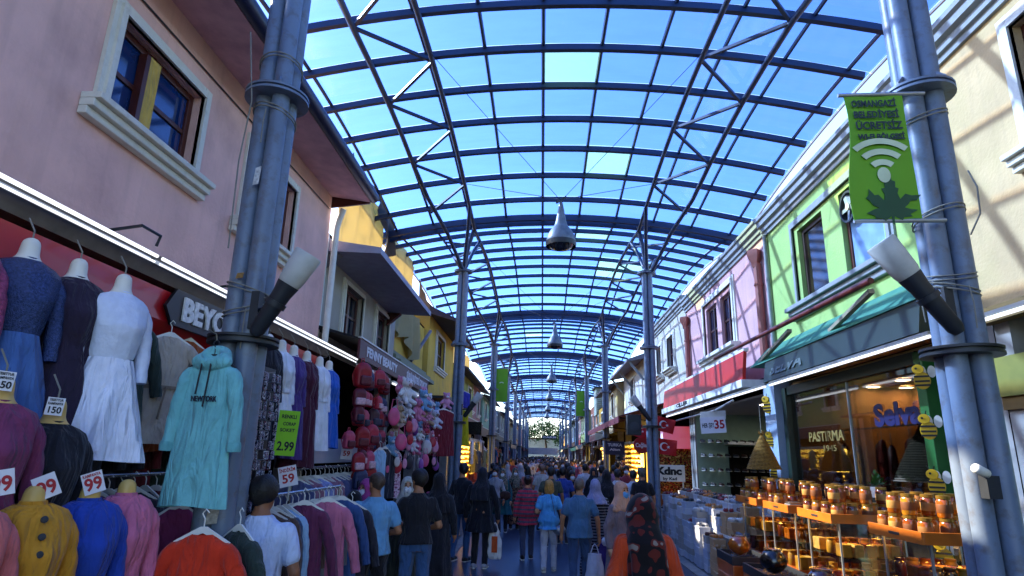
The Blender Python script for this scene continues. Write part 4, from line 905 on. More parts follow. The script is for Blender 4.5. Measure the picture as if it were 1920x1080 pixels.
# ---- toys and bags hanging at the toy shop
def hang_items():
    rn = random.Random(11)
    def backpack(lb, p, c, c2):
        r_ = thing('backpack', lb, 'backpack', p, 'school backpacks hung at the toy shop', R90-.6+rn.uniform(-.3, .3)); m1 = mat('nylon '+c, c, .5, var=.2, scale=18); 
        sdf('bag_body', lambda P: smin(rbox(P, (0, 0, -.03), (.13, .07, .15), .05), ell(P, (0, 0, .1), (.125, .07, .09)), .02), (-.2, -.15, -.24), (.2, .18, .24), .016, m1, r_)
        sdf('front_pocket', lambda P: rbox(P, (0, .08, -.08), (.095, .035, .07), .025), (-.13, .02, -.18), (.13, .15, .03), .014, mat('nylon '+c2, c2, .5, var=.3, scale=25), r_)
        MB().tube([(-.03, -.03, .17), (-.02, -.03, .25), (.02, -.03, .25), (.03, -.03, .17)], .009, 6).build('handle', m1, r_, world=False)
        for s in (-1, 1): MB().tube([(s*.06, -.07, .15), (s*.09, -.12, 0), (s*.08, -.08, -.15)], .014, 6).build('strap', m1, r_, world=False)
        return r_
    b0 = backpack('red school backpack with cartoonless pocket', (0, 0, 0), '#8c1220', '#5a1a28'); b0['label'] = 'red school backpack hanging at the toy shop corner'
    pos = []
    for i in range(6):
        for j in range(6): pos.append((-2.62+rn.uniform(-.08, .12), 8.7+i*.3+rn.uniform(-.07, .07), 3.05-j*.29+rn.uniform(-.05, .05)))
    pal = ['#8c1220', '#8c1220', '#a8283c', '#5a1226', '#2a3358', '#3c2030', '#8c1220', '#b0405c']
    nm_ = {'#8c1220': 'red', '#a8283c': 'bright red', '#5a1226': 'dark red', '#2a3358': 'navy', '#3c2030': 'dark plum', '#b0405c': 'rose'}
    rows = ['top', 'second', 'third', 'fourth', 'fifth', 'lowest']
    for k, p in enumerate(pos):
        c = pal[rn.randrange(len(pal))]; lb = f'{nm_[c]} school backpack in the {rows[k%6]} row at the toy shop'
        if k == 0: b0.location = p; b0['label'] = lb.replace(nm_[c], 'red')
        else: dup(b0, p, R90-.6+rn.uniform(-.4, .4), lb, swap={'nylon #8c1220': mat('nylon '+c, c, .5, var=.2, scale=18), 'nylon #5a1a28': mat('nylon '+['#5a1a28', '#c8a0a8', '#23233a'][k % 3], ['#5a1a28', '#c8a0a8', '#23233a'][k % 3], .5, var=.3, scale=25)}, scale=rn.uniform(.55, .85))
    # plush toys
    def plush(lb, p, c, c2):
        r_ = thing('plush_toy', lb, 'soft toy', p, 'soft toys hung at the toy shop', R90-.7); m1 = fab(c); 
        sdf('toy_body', lambda P: smin(smin(smin(ell(P, (0, 0, 0), (.1, .085, .12)), ell(P, (0, .02, .18), (.095, .09, .09)), .03), np.minimum(np.minimum(cap(P, (-.08, 0, .06), (-.17, .05, -.02), .04, .035), cap(P, (.08, 0, .06), (.17, .05, -.02), .04, .035)), np.minimum(cap(P, (-.05, .03, -.1), (-.09, .13, -.15), .045, .04), cap(P, (.05, .03, -.1), (.09, .13, -.15), .045, .04))), .03), np.minimum(ell(P, (-.07, 0, .26), (.035, .02, .035)), ell(P, (.07, 0, .26), (.035, .02, .035))), .02),
            (-.24, -.13, -.24), (.24, .2, .33), .016, m1, r_)
        sdf('muzzle', lambda P: ell(P, (0, .105, .155), (.04, .03, .032)), (-.06, .05, .1), (.06, .15, .2), .01, fab(c2), r_)
        for s in (-1, 1): MB().lathe([(0, -.01), (.01, 0), (0, .01)], (s*.035, .105, .205), 8, (0, 1, 0)).build('eye', DARKM, r_, world=False)
        return r_
    t0 = None; cs = [('#c8c4c4', 'white'), ('#b85a78', 'pink'), ('#c8c4c4', 'white'), ('#7a2a3a', 'wine red'), ('#5f8ab0', 'pale blue'), ('#c87a98', 'light pink'), ('#a08060', 'tan'), ('#b8b4c0', 'greyish white')]
    for k in range(42):
        c, n_ = cs[k % 8]; p = (-2.5+rn.uniform(-.15, .2), 10.5+(k % 14)*.34+rn.uniform(-.1, .1), 3.02-(k//14)*.42+rn.uniform(-.14, .14))
        lb = f'{n_} soft toy in the {["upper", "middle", "lower"][k//14]} row hung outside the toy shop'
        if t0 is None: t0 = plush(lb, p, '#c8c4c4', '#a88080')
        else: dup(t0, p, R90-.7+rn.uniform(-.6, .5), lb, swap={fab('#c8c4c4').name: fab(c), fab('#a88080').name: fab(['#a88080', '#d8d0d0', '#6a4a3a'][k % 3])}, scale=rn.uniform(.45, .95))
    # small handbags
    def handbag(lb, p, c):
        r_ = thing('handbag', lb, 'handbag', p, 'small handbags hung at the toy shop', R90-.8); m1 = mat('bag '+c, c, .4, var=.2)
        sdf('bag_body', lambda P: ell(P, (0, 0, -.02), (.11, .05, .15))+.01*np.sin(P[..., 2]*40)*0, (-.14, -.08, -.2), (.14, .08, .16), .014, m1, r_)
        MB().tube([(-.06, 0, .1), (-.04, 0, .26), (.04, 0, .26), (.06, 0, .1)], .008, 6).build('handle', m1, r_, world=False); return r_
    h0 = None; hc = [('#c8507a', 'pink'), ('#c9c2c4', 'white'), ('#b02838', 'red'), ('#d08aa8', 'pale pink'), ('#2a2a38', 'black'), ('#8a4a9a', 'purple')]
    for k in range(36):
        c, n_ = hc[k % 6]; p = (-2.42+rn.uniform(-.15, .15), 10.2+(k % 12)*.36, 2.5-(k//12)*.35+rn.uniform(-.08, .08)); lb = f'{n_} handbag in the {["upper", "middle", "lower"][k//12]} row among the soft toys'
        if h0 is None: h0 = handbag(lb, p, '#c8507a')
        else: dup(h0, p, R90-.8+rn.uniform(-.6, .6), lb, swap={'bag #c8507a': mat('bag '+c, c, .4, var=.2)}, scale=rn.uniform(.55, 1.0))
    # leggings and cloths hanging
    for k, (y, z, c, n_, m_) in enumerate(((9.9, 2.0, '#7fa6c8', 'pale blue', None), (10.2, 2.02, '#1a1a22', 'black', None), (10.55, 2.0, '#1a1a22', 'black lace', None), (11.0, 1.98, '#c0507a', 'pink floral', floral('pink floral cloth', ['#7a3a58', '#c89ab0', '#d8c8d0', '#5a2a48'], 30)))):
        garment(f'{n_} trousers hanging below the toy shop bags', (-2.55, y, z), R90-.7, .75, m_ or fab(c), sw=.13, hem=.12, th=.05, sl=0, seed=80+k, group='trousers hung at the toy shop')
hang_items()
# display shelf with small goods at the toy shop
def goods_table(lb, x0, x1, y0, y1, z, seed, n, glb, cols):
    r_ = thing('display_table', lb, 'table', ((x0+x1)/2, (y0+y1)/2, 0)); MB().box(x0, x1, y0, y1, z-.04, z).build('table_top', WHITEP, r_, bevel=.005); rn = random.Random(seed)
    for x in (x0+.04, x1-.04):
        for y in (y0+.04, y1-.04): MB().box(x-.02, x+.02, y-.02, y+.02, 0, z-.04).build('leg', ALU, r_)
    MB().box(x0+.03, x1-.03, y0+.03, y1-.03, z*.45, z*.45+.03).build('shelf', WHITEP, r_)
    pr = None
    for k in range(n):
        p = (rn.uniform(x0+.1, x1-.1), rn.uniform(y0+.1, y1-.1), z); c, nm_ = cols[rn.randrange(len(cols))]
        if pr is None:
            pr = MB().prism([(-.07, 0), (.07, 0), (.075, .1), (.04, .15), (-.04, .15), (-.075, .1)], (0, .05, 0), (1, 0, 0), (0, 0, 1), .1).build('toy_packet', mat('packet '+c, c, .4, var=.3, scale=20), bevel=.012); tag(solo(pr, p, rn.random()*3), f'{nm_} toy packet on {glb}', 'toy packet', 'toy packets on '+glb); pm = 'packet '+c
        else: dup(pr, p, rn.random()*3, f'{nm_} toy packet on {glb}', swap={pm: mat('packet '+c, c, .4, var=.3, scale=20)}, scale=rn.uniform(.8, 1.5))
TC_ = [('#b02838', 'red'), ('#d8d4d0', 'white'), ('#c8507a', 'pink'), ('#2a4a9a', 'blue'), ('#c8b030', 'yellow'), ('#2a2a30', 'black')]
goods_table('white display table of toys in front of the toy shop', -2.75, -2.1, 11.2, 14.2, .95, 3, 22, 'the white toy table', TC_)
goods_table('low white stall table beside the black T shirt man', -2.0, -1.6, 9.3, 11.0, .8, 4, 10, 'the low stall table', TC_)
# ---- yellow house, ledge, tarps
yh = ((20.3, 21.9, 4.75, 5.85),)
y1_ = house('yellow house with peeling plaster beside the grey house', -1, -3.75, 14.15, 18.9, 4.0, 5.75, YEL, (), roof=.2)
MB().prism([(0, 4.0), (.42, 4.0), (.42, 4.1), (.3, 4.12), (.3, 4.22), (.16, 4.24), (.16, 4.36), (0, 4.38)], (-3.75, 14.2, 0), (1, 0, 0), (0, 0, 1), -4.6).build('cornice', mat('sage green moulding', '#7d8268', .7, var=.15), y1_)
MB().bar((-3.7, 17.0, 4.45), (-3.45, 18.4, 5.6), .07, .07).build('strut', CONC, y1_)
y2_ = house('yellow house with wide dark eave and tall window', -1, -3.6, 18.95, 24.4, 3.7, 6.25, YEL, yh, roof=.5)
window(y2_, -1, -3.6, *yh[0], cols=2, rows=2, tw=.14)
MB().prism([(0, 6.25), (.85, 6.0), (.85, 6.1), (0, 6.5)], (-3.6, 18.8, 0), (1, 0, 0), (0, 0, 1), -5.8).build('eave', mat('dark brown eave', '#4a4450', .8, var=.2), y2_)
MB().box(-3.56, -2.9, 19, 24.3, 3.62, 3.7).build('awning_edge', DARKM, y2_)
TARP = cloth_sheet('yellow tarpaulin', '#c8bb8c', ('#a8945c', .3, 2)); TARPG = cloth_sheet('torn grey brown tarpaulin', '#7e715c', ('#4a4238', .4, 3))
def tarp(lb, y0, y1, zt0, zt1, zb0, zb1, m_, x=-4.45, ph=0.0, tear=0.0):
    def fn(u, v):
        y = y0+(y1-y0)*u; zt = zt0+(zt1-zt0)*u; zb = zb0+(zb1-zb0)*u-.12*math.sin(3.1*u*math.pi)+tear*math.sin(9*u+ph)*.3
        return (x+.07*math.sin(22*u+ph+v*1.2)*(.4+v)+.04*math.sin(9*u+ph), y+.05*math.sin(6*v+ph), zt+(zb-zt)*v)
    o = MB().grid(fn, 60, 12).build('tarpaulin', m_, smooth=80, solid=.006); return tag(o, lb, 'tarpaulin', 'tarpaulins hung between roof and houses')
tarp('large pleated yellow tarpaulin hanging above the grey house', 12.05, 15.7, 8.1, 8.35, 5.6, 5.6, TARP)
tarp('second flat yellow tarpaulin beyond the pleated one', 16.0, 20.2, 8.2, 8.2, 5.6, 5.6, TARP, ph=2)
tarp('torn grey brown cloth strip under the roof edge above yellow house', 20.6, 25.6, 7.9, 7.4, 6.7, 6.9, TARPG, ph=1, tear=1.4)
tarp('tattered grey strip along the roof edge over the pleated tarpaulin', 12.3, 16.5, 8.45, 8.4, 8.05, 7.5, TARPG, x=-4.3, ph=3, tear=.8)
tarp('yellow tarpaulin patch draped low on the yellow wall', 14.3, 17.2, 5.75, 5.7, 4.95, 4.5, TARP, x=-3.6, ph=4)
tarp('far ochre tarpaulin draped beyond the yellow house', 26.5, 36, 7.6, 7.4, 5.6, 5.2, TARP, x=-4.4, ph=5)
# ================================================================ RIGHT SIDE
XR = 4.3
CREAM = plaster('cream yellow', '#c4a87c', .12, ('#a89c60', .4, .9)); LGREEN = plaster('leaf green', '#98b46a', .1, ('#6a9a72', .4, 1.1)); RPINK = plaster('rose pink', '#c49a9c', .1); OFFW = plaster('off white', '#b4b0a6', .1)
CORN = mat('grey white moulding', '#85898a', .6, var=.12, dirt=('#5f625f', .45, 4))
CORAL = mat('coral red pipe', '#94554c', .5, var=.15)
def cornice(h, x, y0, y1, z): MB().prism([(0, -.26), (-.04, -.26), (-.04, -.19), (-.08, -.18), (-.08, -.1), (-.14, -.08), (-.14, .01), (-.18, .03), (-.18, .09), (0, .12)], (x, y0, z), (1, 0, 0), (0, 0, 1), -(y1-y0)).build('cornice', CORN, h)
cw = (3.55, 5.05, 4.72, 5.92)
ch = house('cream yellow house wall with brown window at the right edge', 1, XR, -4, 6.08, 3.45, 6.35, CREAM, (cw,), inner=2.0); window(ch, 1, XR, *cw, cols=2, rows=2, tw=.14); cornice(ch, XR, -4, 6.08, 6.45)
MB().box(XR-.12, XR+.0, -4, 6.0, 3.3, 3.44).build('beam', mat('brown gold beam', '#6b5427', .6, var=.2), ch); MB().box(XR-.05, XR+.1, -4, 6.0, 2.62, 2.98).build('olive_board', mat('olive board', '#7d7c36', .6, var=.15), ch); MB().box(XR-.02, XR+.1, -4, 6.0, 2.5, 2.62).build('dark_strip', mat('brown gold beam', '#6b5427'), ch)
MB().box(XR+.05, XR+.25, 4.0, 6.05, 0, 2.5).build('side_wall', mat('pale green wall', '#8fa894', .8, var=.1), ch); MB().box(XR-.005, XR+.045, 4.4, 5.0, .0, 2.05).build('cream_panel', mat('cream panel', '#b39c66', .8, var=.12), ch)
card('white notice with red frame on the cream wall at the right edge', (4.22, 4.55, 1.35), .28, .5, [('I I I I', 0, .15, .05, BLK, .16), ('I I I', 0, -.1, .05, BLK, .16)], facing=(-1, -.3, 0), group=None, name='notice')
g1, g2 = (9.12, 10.05, 4.56, 5.78), (7.52, 8.55, 4.56, 5.78)
gh_ = house('bright green house with dark window and a window fan', 1, XR, 6.1, 11.5, 3.55, 6.35, LGREEN, (g1, g2), inner=2.6); cornice(gh_, XR, 6.1, 11.5, 6.45)
window(gh_, 1, XR, *g1, cols=1, rows=1, tw=0, sill=False, gm=mat('brown reflecting pane', '#2b2118', .08, var=.6, scale=3, spec=.8), fm=mat('dark frame', '#3a2a22', .4), lab='dark brown reflecting window')
g2w = window(gh_, 1, XR, *g2, cols=1, rows=1, tw=0, sill=False, gm=mat('pale blue pane', '#7f9cc0', .08, var=.3, scale=3, spec=.8), lab='pale window holding a fan')
m = MB()
for (a, p) in ((.13, .03), (.07, .055)):
    for (ya, yb, za, zb) in ((7.4-a, 7.4, 4.5, 5.86+a), (10.18, 10.18+a, 4.5, 5.86+a), (7.4, 10.18, 5.86, 5.86+a)): m.box(XR-p, XR-.002, ya, yb, za, zb)
m.build('window_trim', CORN, gh_)
m = MB()
for (p, z0, z1) in ((.07, 4.28, 4.36), (.12, 4.36, 4.43), (.18, 4.43, 4.5)): m.box(XR-p, XR-.003, 7.2, 10.45, z0+.001, z1)
m.build('window_sill', CORN, gh_, bevel=.01)
fan = thing('window_fan', 'round black extractor fan in the upper corner of the pale window', 'fan', (XR+.0, 8.3, 5.5))
m = MB(); m.lathe([(.2, -.04), (.23, -.04), (.23, .04), (.2, .04), (.2, -.04)], (XR+.02, 8.3, 5.5), 28, (1, 0, 0), caps=False); m.build('fan_ring', DARKM, fan, smooth=True)
for i in range(5):
    a = 2*math.pi*i/5; c, s_ = math.cos(a), math.sin(a); MB().obox((XR+.02, 8.3+c*.11, 5.5+s_*.11), (.02, -s_*.02, c*.02), (0, c*.085, s_*.085), (.003, -s_*.03, c*.03)).build('fan_blade', ALU, fan)
MB().lathe([(0, -.05), (.05, -.04), (.05, .04), (0, .05)], (XR+.02, 8.3, 5.5), 16, (1, 0, 0)).build('fan_hub', WHITEP, fan, smooth=True)
MB().tube([(XR-.05, 11.4, 3.9), (XR-.05, 11.4, 6.2)], .04, 8).build('white_pipe', CORN, gh_, smooth=True)
p1_, p2_ = (13.85, 14.75, 4.6, 5.78), (15.1, 16.05, 4.6, 5.78)
rp_ = house('rose pink house with paired brown windows above red shop sign', 1, XR, 11.52, 18.3, 3.55, 6.35, RPINK, (p1_, p2_), inner=3.8)
cornice(rp_, XR, 11.52, 18.3, 6.5)
for a in (p1_, p2_): window(rp_, 1, XR, *a, cols=2, rows=2, tw=0, sill=False)
m = MB()
for (a, p) in ((.16, .035), (.09, .065)):
    for (ya, yb, za, zb) in ((13.7-a, 13.7, 4.5, 5.9+a), (16.2, 16.2+a, 4.5, 5.9+a), (13.7, 16.2, 5.9, 5.9+a)): m.box(XR-p, XR-.002, ya, yb, za, zb)
m.build('window_trim', TRIM, rp_)
m = MB()
for (p, z0, z1) in ((.09, 4.26, 4.34), (.15, 4.34, 4.42), (.22, 4.42, 4.5)): m.box(XR-p, XR-.003, 13.4, 16.5, z0+.001, z1)
m.build('window_sill', TRIM, rp_, bevel=.01)
for y in (11.8, 17.95):
    m = MB(); m.tube([(XR-.09, y, 3.7), (XR-.09, y, 5.75)], .075, 10); m.lathe([(.075, 0), (.08, .08), (.15, .22), (.15, .34), (.1, .36)], (XR-.12, y, 5.68), 4, caps=True); m.tube([(XR-.09, y, 5.3), (XR-.09, y, 5.34)], .09, 10); m.build('rainwater_pipe', CORAL, rp_, smooth=30)
wh = [(20.1, 21.1, 4.85, 5.95), (22.2, 23.1, 4.85, 5.95)]
wh_ = house('off white house with two narrow brown windows beyond rose pink house', 1, XR, 18.32, 24.6, 3.6, 6.6, OFFW, wh, inner=3); cornice(wh_, XR, 18.32, 24.6, 6.7)
for a in wh: window(wh_, 1, XR, *a, cols=2, rows=2, tw=.14, sproj=.25)
# ---- tube lights along the right shop fronts
for (a, b, lb) in ((4.4, 5.55, 'bright tube light at the right edge below the cream wall'), (5.65, 9.7, 'long tube light above the honey shop window'), (9.9, 17.8, 'long thin light strip above the shoe shop opening')):
    r_ = thing('tube_light', lb, 'light', (3.5, a, 3.13), 'tube lights on the right shops'); MB().tube([(3.5, a, 3.12), (3.5, b, 3.12)], .016, 8).build('tube', TUBE, r_, smooth=True); MB().box(3.485, 3.53, a, b, 3.142, 3.17).build('fitting', ALU, r_)
# ---- honey shop front
DGREEN = mat('dark green board', '#10231a', .45, var=.15); GREENP = mat('green post', '#1f5a24', .45, var=.15)
ss = thing('shop_sign', 'black green sign board with faint letters over the honey shop', 'sign', (3.8, 8.4, 3.4))
MB().prism([(0, 3.25), (-.06, 3.27), (.0, 3.62), (.3, 3.66), (.5, 3.3)], (3.8, 6.2, 0), (1, 0, 0), (0, 0, 1), -4.45).build('sign_board', DGREEN, ss)
text('lettering', 'SELVA', (3.765, 10.35, 3.43), (0, -1, 0), (.1, 0, .3), .24, mat('dim lettering', '#4a5550', .5), ss, bold=.008, align='LEFT', width=1.3)
aw = thing('folded_awning', 'folded teal green awning with red brown bar and arms', 'awning', (3.7, 9, 3.8))
MB().tube([(3.45, 6.4, 3.86), (3.5, 12.6, 3.98)], .035, 8).build('front_bar', mat('red brown bar', '#5f221c', .45), aw, smooth=True)
MB().prism([(0, 3.62), (.55, 3.62), (.55, 4.05), (.35, 3.98)], (3.78, 6.2, 0), (1, 0, 0), (0, 0, 1), -5.2).build('awning_cloth', mat('teal awning cloth', '#3c7a62', .8, var=.15), aw)
for (a, b) in (((3.55, 6.6, 3.8), (3.9, 8.4, 3.72)), ((3.6, 9.0, 3.84), (3.9, 11.2, 3.7))): MB().bar(a, b, .06, .05).build('awning_arm', mat('beige arm', '#9a8f72', .5), aw)
gw = thing('shop_window', 'honey shop window with gold and blue lettering and hanging sausages behind', 'window', (4.2, 8.8, 2.4))
for (y, m_) in ((6.86, GREENP), (10.75, DGREEN)): MB().box(4.12, 4.3, y, y+.16, 0, 3.2).build('post', m_, gw, bevel=.008)
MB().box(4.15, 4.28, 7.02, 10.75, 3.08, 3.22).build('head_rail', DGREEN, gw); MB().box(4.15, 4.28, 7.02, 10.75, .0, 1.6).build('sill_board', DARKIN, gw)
MB().box(4.2, 4.206, 7.02, 10.75, 1.6, 3.08).build('pane', tint('shop glass', (.93, .95, .93), .02, .02), gw); MB().box(4.19, 4.215, 8.75, 8.765, 1.6, 3.08).build('pane_joint', ALU, gw)
text('lettering', 'PASTIRMA', (4.19, 9.55, 2.36), (0, -1, 0), (0, 0, 1), .2, mat('gold lettering', '#7d6a34', .5), gw, bold=.004, width=1.15)
text('lettering', '1945', (4.19, 9.45, 2.19), (0, -1, 0), (0, 0, 1), .12, mat('gold lettering', '#7d6a34', .5), gw, width=.4)
text('lettering', 'Selva', (4.19, 7.62, 2.56), (0, -1, 0), (0, 0, 1), .36, mat('blue lettering', '#0c0c44', .5), gw, bold=.016, width=1.0)
# lit room behind the glass
rm = thing('honey_shop_room', 'warm brown lit honey shop room seen through its window', 'shop interior', (5.5, 8.8, 0))
BRW = mat('warm brown wall', '#8a5c30', .7, var=.3, scale=3)
MB().box(6.3, 6.35, 6.3, 10.9, 0, 3.3).build('back_wall', BRW, rm); MB().box(4.33, 6.3, 10.9, 10.95, 0, 3.3).build('far_wall', BRW, rm); MB().box(4.33, 6.3, 6.3, 10.9, 3.26, 3.3).build('ceiling', mat('tan ceiling', '#a98454', .8, var=.1), rm)
MB().box(5.6, 6.3, 6.6, 10.5, 0, 1.2).build('counter', mat('dark counter', '#2a1810', .4, var=.3), rm)
for j in range(4): MB().box(6.0, 6.29, 6.6, 10.6, 1.4+.4*j, 1.43+.4*j).build('shelf', WOOD, rm)
for (x, y, lb) in ((*at(1637, 724, Z=3.25)[:2], 'round ceiling lamp in the honey shop, nearest the gold lettering'), (*at(1692, 711, Z=3.25)[:2], 'round ceiling lamp in the honey shop, highest in view'), (*at(1698, 725, Z=3.25)[:2], 'round ceiling lamp in the honey shop, below the other two')):
    r_ = thing('ceiling_lamp', lb, 'lamp', (x, y, 3.25), 'round lamps in the honey shop'); MB().lathe([(0, 3.252), (.1, 3.252), (.1, 3.235), (0, 3.235)], (x, y, 0), 20).build('lamp_disc', glow('warm lamp disc', '#ffd9a0', 26), r_); MB().lathe([(.1, 3.255), (.13, 3.255), (.13, 3.23), (.1, 3.23)], (x, y, 0), 20, caps=False).build('lamp_ring', WHITEP, r_)
def sausage(lb, loc, L, m_):
    r_ = thing('hanging_sausage', lb, 'sausage', loc, 'cured meats hanging in the honey shop window'); MB().tube([(0, 0, 0), (.01, 0, -.06), (0, .01, -L*.5), (.01, 0, -L), (0, 0, -L-.05)], [.02, .05, .06, .05, .015], 10).build('meat', m_, r_, smooth=True, world=False); MB().tube([(0, 0, 0), (0, 0, .16)], .006, 5).build('string', WIRE, r_, world=False); return r_
s0 = sausage('dark red cured sausage hanging under the gold lettering', (4.55, 10.1, 2.25), .6, mat('cured meat', '#4a120c', .4, var=.4, scale=12)); rn = random.Random(3)
for k in range(13):
    c = ['#4a120c', '#7a2010', '#3a0e0a'][k % 3]; dup(s0, (4.55+rn.uniform(0, .3), 9.9-.21*k, 2.28+rn.uniform(-.05, .05)), rn.random()*3, ('dark red', 'orange red', 'blackish red')[k % 3]+' cured sausage hanging behind the honey shop glass', swap={'cured meat': mat('cured meat '+c, c, .4, var=.4, scale=12)}, scale=rn.uniform(.9, 1.2))
rl = MB().tube([(4.6, 7.1, 2.47), (4.6, 10.5, 2.47)], .012, 6).build('hanging_rail', CH); tag(rl, 'thin steel rail with hooks behind the honey shop glass', 'rail')
# ---- pillar with bee plaques, beehives
pl_ = MB().box(4.02, 4.3, 10.98, 11.5, 0, 3.35).build('shop_pillar', mat('pale blue pillar', '#8fa3b8', .5, var=.08, dirt=('#5f6d7a', .3, 5)), bevel=.01); tag(pl_, 'pale blue pillar with bee plaques between honey shop and shoe shop', 'pillar')
YB = mat('bee yellow', '#c9a010', .45, var=.12); BB = mat('bee black', '#101010', .45); WB = mat('bee wing white', '#d6d4cc', .4)
def bee(lb, loc, rz, tl=0.0):
    r_ = thing('bee_ornament', lb, 'ornament', loc, 'flat bee ornaments on the honey shop', rz)      # faces local -y
    E_ = lambda cx, cz, a, b, n=18: [(cx+a*math.cos(2*math.pi*i/n), cz+b*math.sin(2*math.pi*i/n)) for i in range(n)]
    MB().prism(E_(0, -.02, .09, .11), (0, .02, 0), (1, 0, 0), (0, 0, 1), .03).build('bee_body', YB, r_, world=False, bevel=.006)
    for z in (-.08, -.03, .03): MB().box(-.08, .08, -.018, -.012, z-.012, z+.012).build('bee_stripe', BB, r_, world=False)
    MB().prism(E_(-.03, .12, .065, .06), (0, .015, 0), (1, 0, 0), (0, 0, 1), .035).build('bee_head', YB, r_, world=False, bevel=.006)
    for s in (-1, 1): MB().prism(E_(.06+s*.05, .09, .045, .075), (0, .035+.008*s, 0), (1, 0, 0), (0, 0, 1), .012).build('bee_wing', WB, r_, world=False)
    MB().lathe([(0, 0), (.014, 0), (.014, .008), (0, .01)], (-.05, -.02, .13), 10, (0, -1, 0)).build('bee_eye', BB, r_, world=False)
    for s in (-1, 1): MB().tube([(-.03+.02*s, 0, .17), (-.04+.04*s, -.01, .22)], .006, 5).build('feeler', BB, r_, world=False)
    return r_
b0 = bee('top yellow bee ornament on the pale blue pillar', (3.99, 11.25, 2.93), -.9)
for (p, rz, lb) in (((3.99, 11.25, 2.34), -.9, 'middle yellow bee ornament on the pale blue pillar'), ((3.99, 11.2, 1.80), -.9, 'lowest yellow bee ornament on the pale blue pillar'), ((4.05, 6.78, 2.88), -.6, 'topmost bee ornament on the green post behind banner column'), ((4.05, 6.8, 2.36), -.6, 'second bee ornament on the green post behind banner column'), ((4.05, 6.8, 1.80), -.6, 'third bee ornament on the green post behind banner column'), ((4.02, 6.8, 1.12), -.6, 'lowest bee ornament low on the green post')): dup(b0, p, rz, lb, scale=.85)
STRAW = mat('straw', '#9a7430', .85, var=.45, scale=30, bump=.8, bscale=60)
def hive(lb, loc, r, h_, m_):
    r_ = thing('straw_beehive', lb, 'beehive', loc); n = 26; pr = []
    for i in range(n*4+1):
        t = i/(n*4); pr.append((max(.02, r*(1-t)**.8)+.008*math.cos(2*math.pi*i/4), h_*t))
    MB().lathe(pr, (0, 0, 0), 26).build('cone', m_, r_, smooth=80, world=False)
    mm = MB(); rn = random.Random(2)
    for i in range(22): a = rn.random()*6.3; mm.tube([(0, 0, h_*.95), (math.cos(a)*.05, math.sin(a)*.05, h_+.05*rn.random())], .006, 4)
    mm.build('straw_tuft', m_, r_, world=False); MB().tube([(0, 0, h_), (0, 0, h_+.5)], .006, 5).build('string', WIRE, r_, world=False); return r_
hive('golden straw beehive cone hanging before the pale blue pillar', (3.62, 10.6, 1.86), .27, .56, STRAW)
hive('grey linen coloured beehive cone behind the blue window lettering', (4.6, 7.75, 1.8), .42, .75, mat('grey straw', '#5f5646', .9, var=.3, scale=20, bump=.6))
# ---- counters with trays of jars
HONEY = mat('honey', '#8f4a0c', .12, var=.45, scale=14, spec=.7, coat=.5); HONEYD = mat('dark honey', '#5a2408', .12, var=.4, scale=14, spec=.7, coat=.5); LID = mat('jar lid', '#8a6a2a', .3, metal=.5, var=.2)
CASE = tint('case glass', (.95, .97, .95), .03, .02)
def jar(lb, loc, grp, m_=HONEY):
    r_ = thing('honey_jar', lb, 'jar', loc, grp); MB().lathe([(0, 0), (.042, 0), (.046, .01), (.046, .1), (.036, .115)], (0, 0, 0), 14).build('jar_body', m_, r_, smooth=40, world=False); MB().lathe([(.036, .113), (.041, .115), (.041, .135), (0, .137)], (0, 0, 0), 14).build('lid', LID, r_, smooth=40, world=False)
    MB().lathe([(.0465, .03), (.0472, .032), (.0472, .08), (.0465, .082)], (0, 0, 0), 14, caps=False).build('paper_label', mat('jar label', '#b08040', .6, var=.3, scale=25), r_, smooth=True, world=False); return r_
j0 = None; WHICH = ['farthest', 'second farthest', 'second nearest', 'nearest']
GOLD = mat('golden food', '#9a7018', .5, var=.5, scale=9, em='#ff9a10', ems=.0)
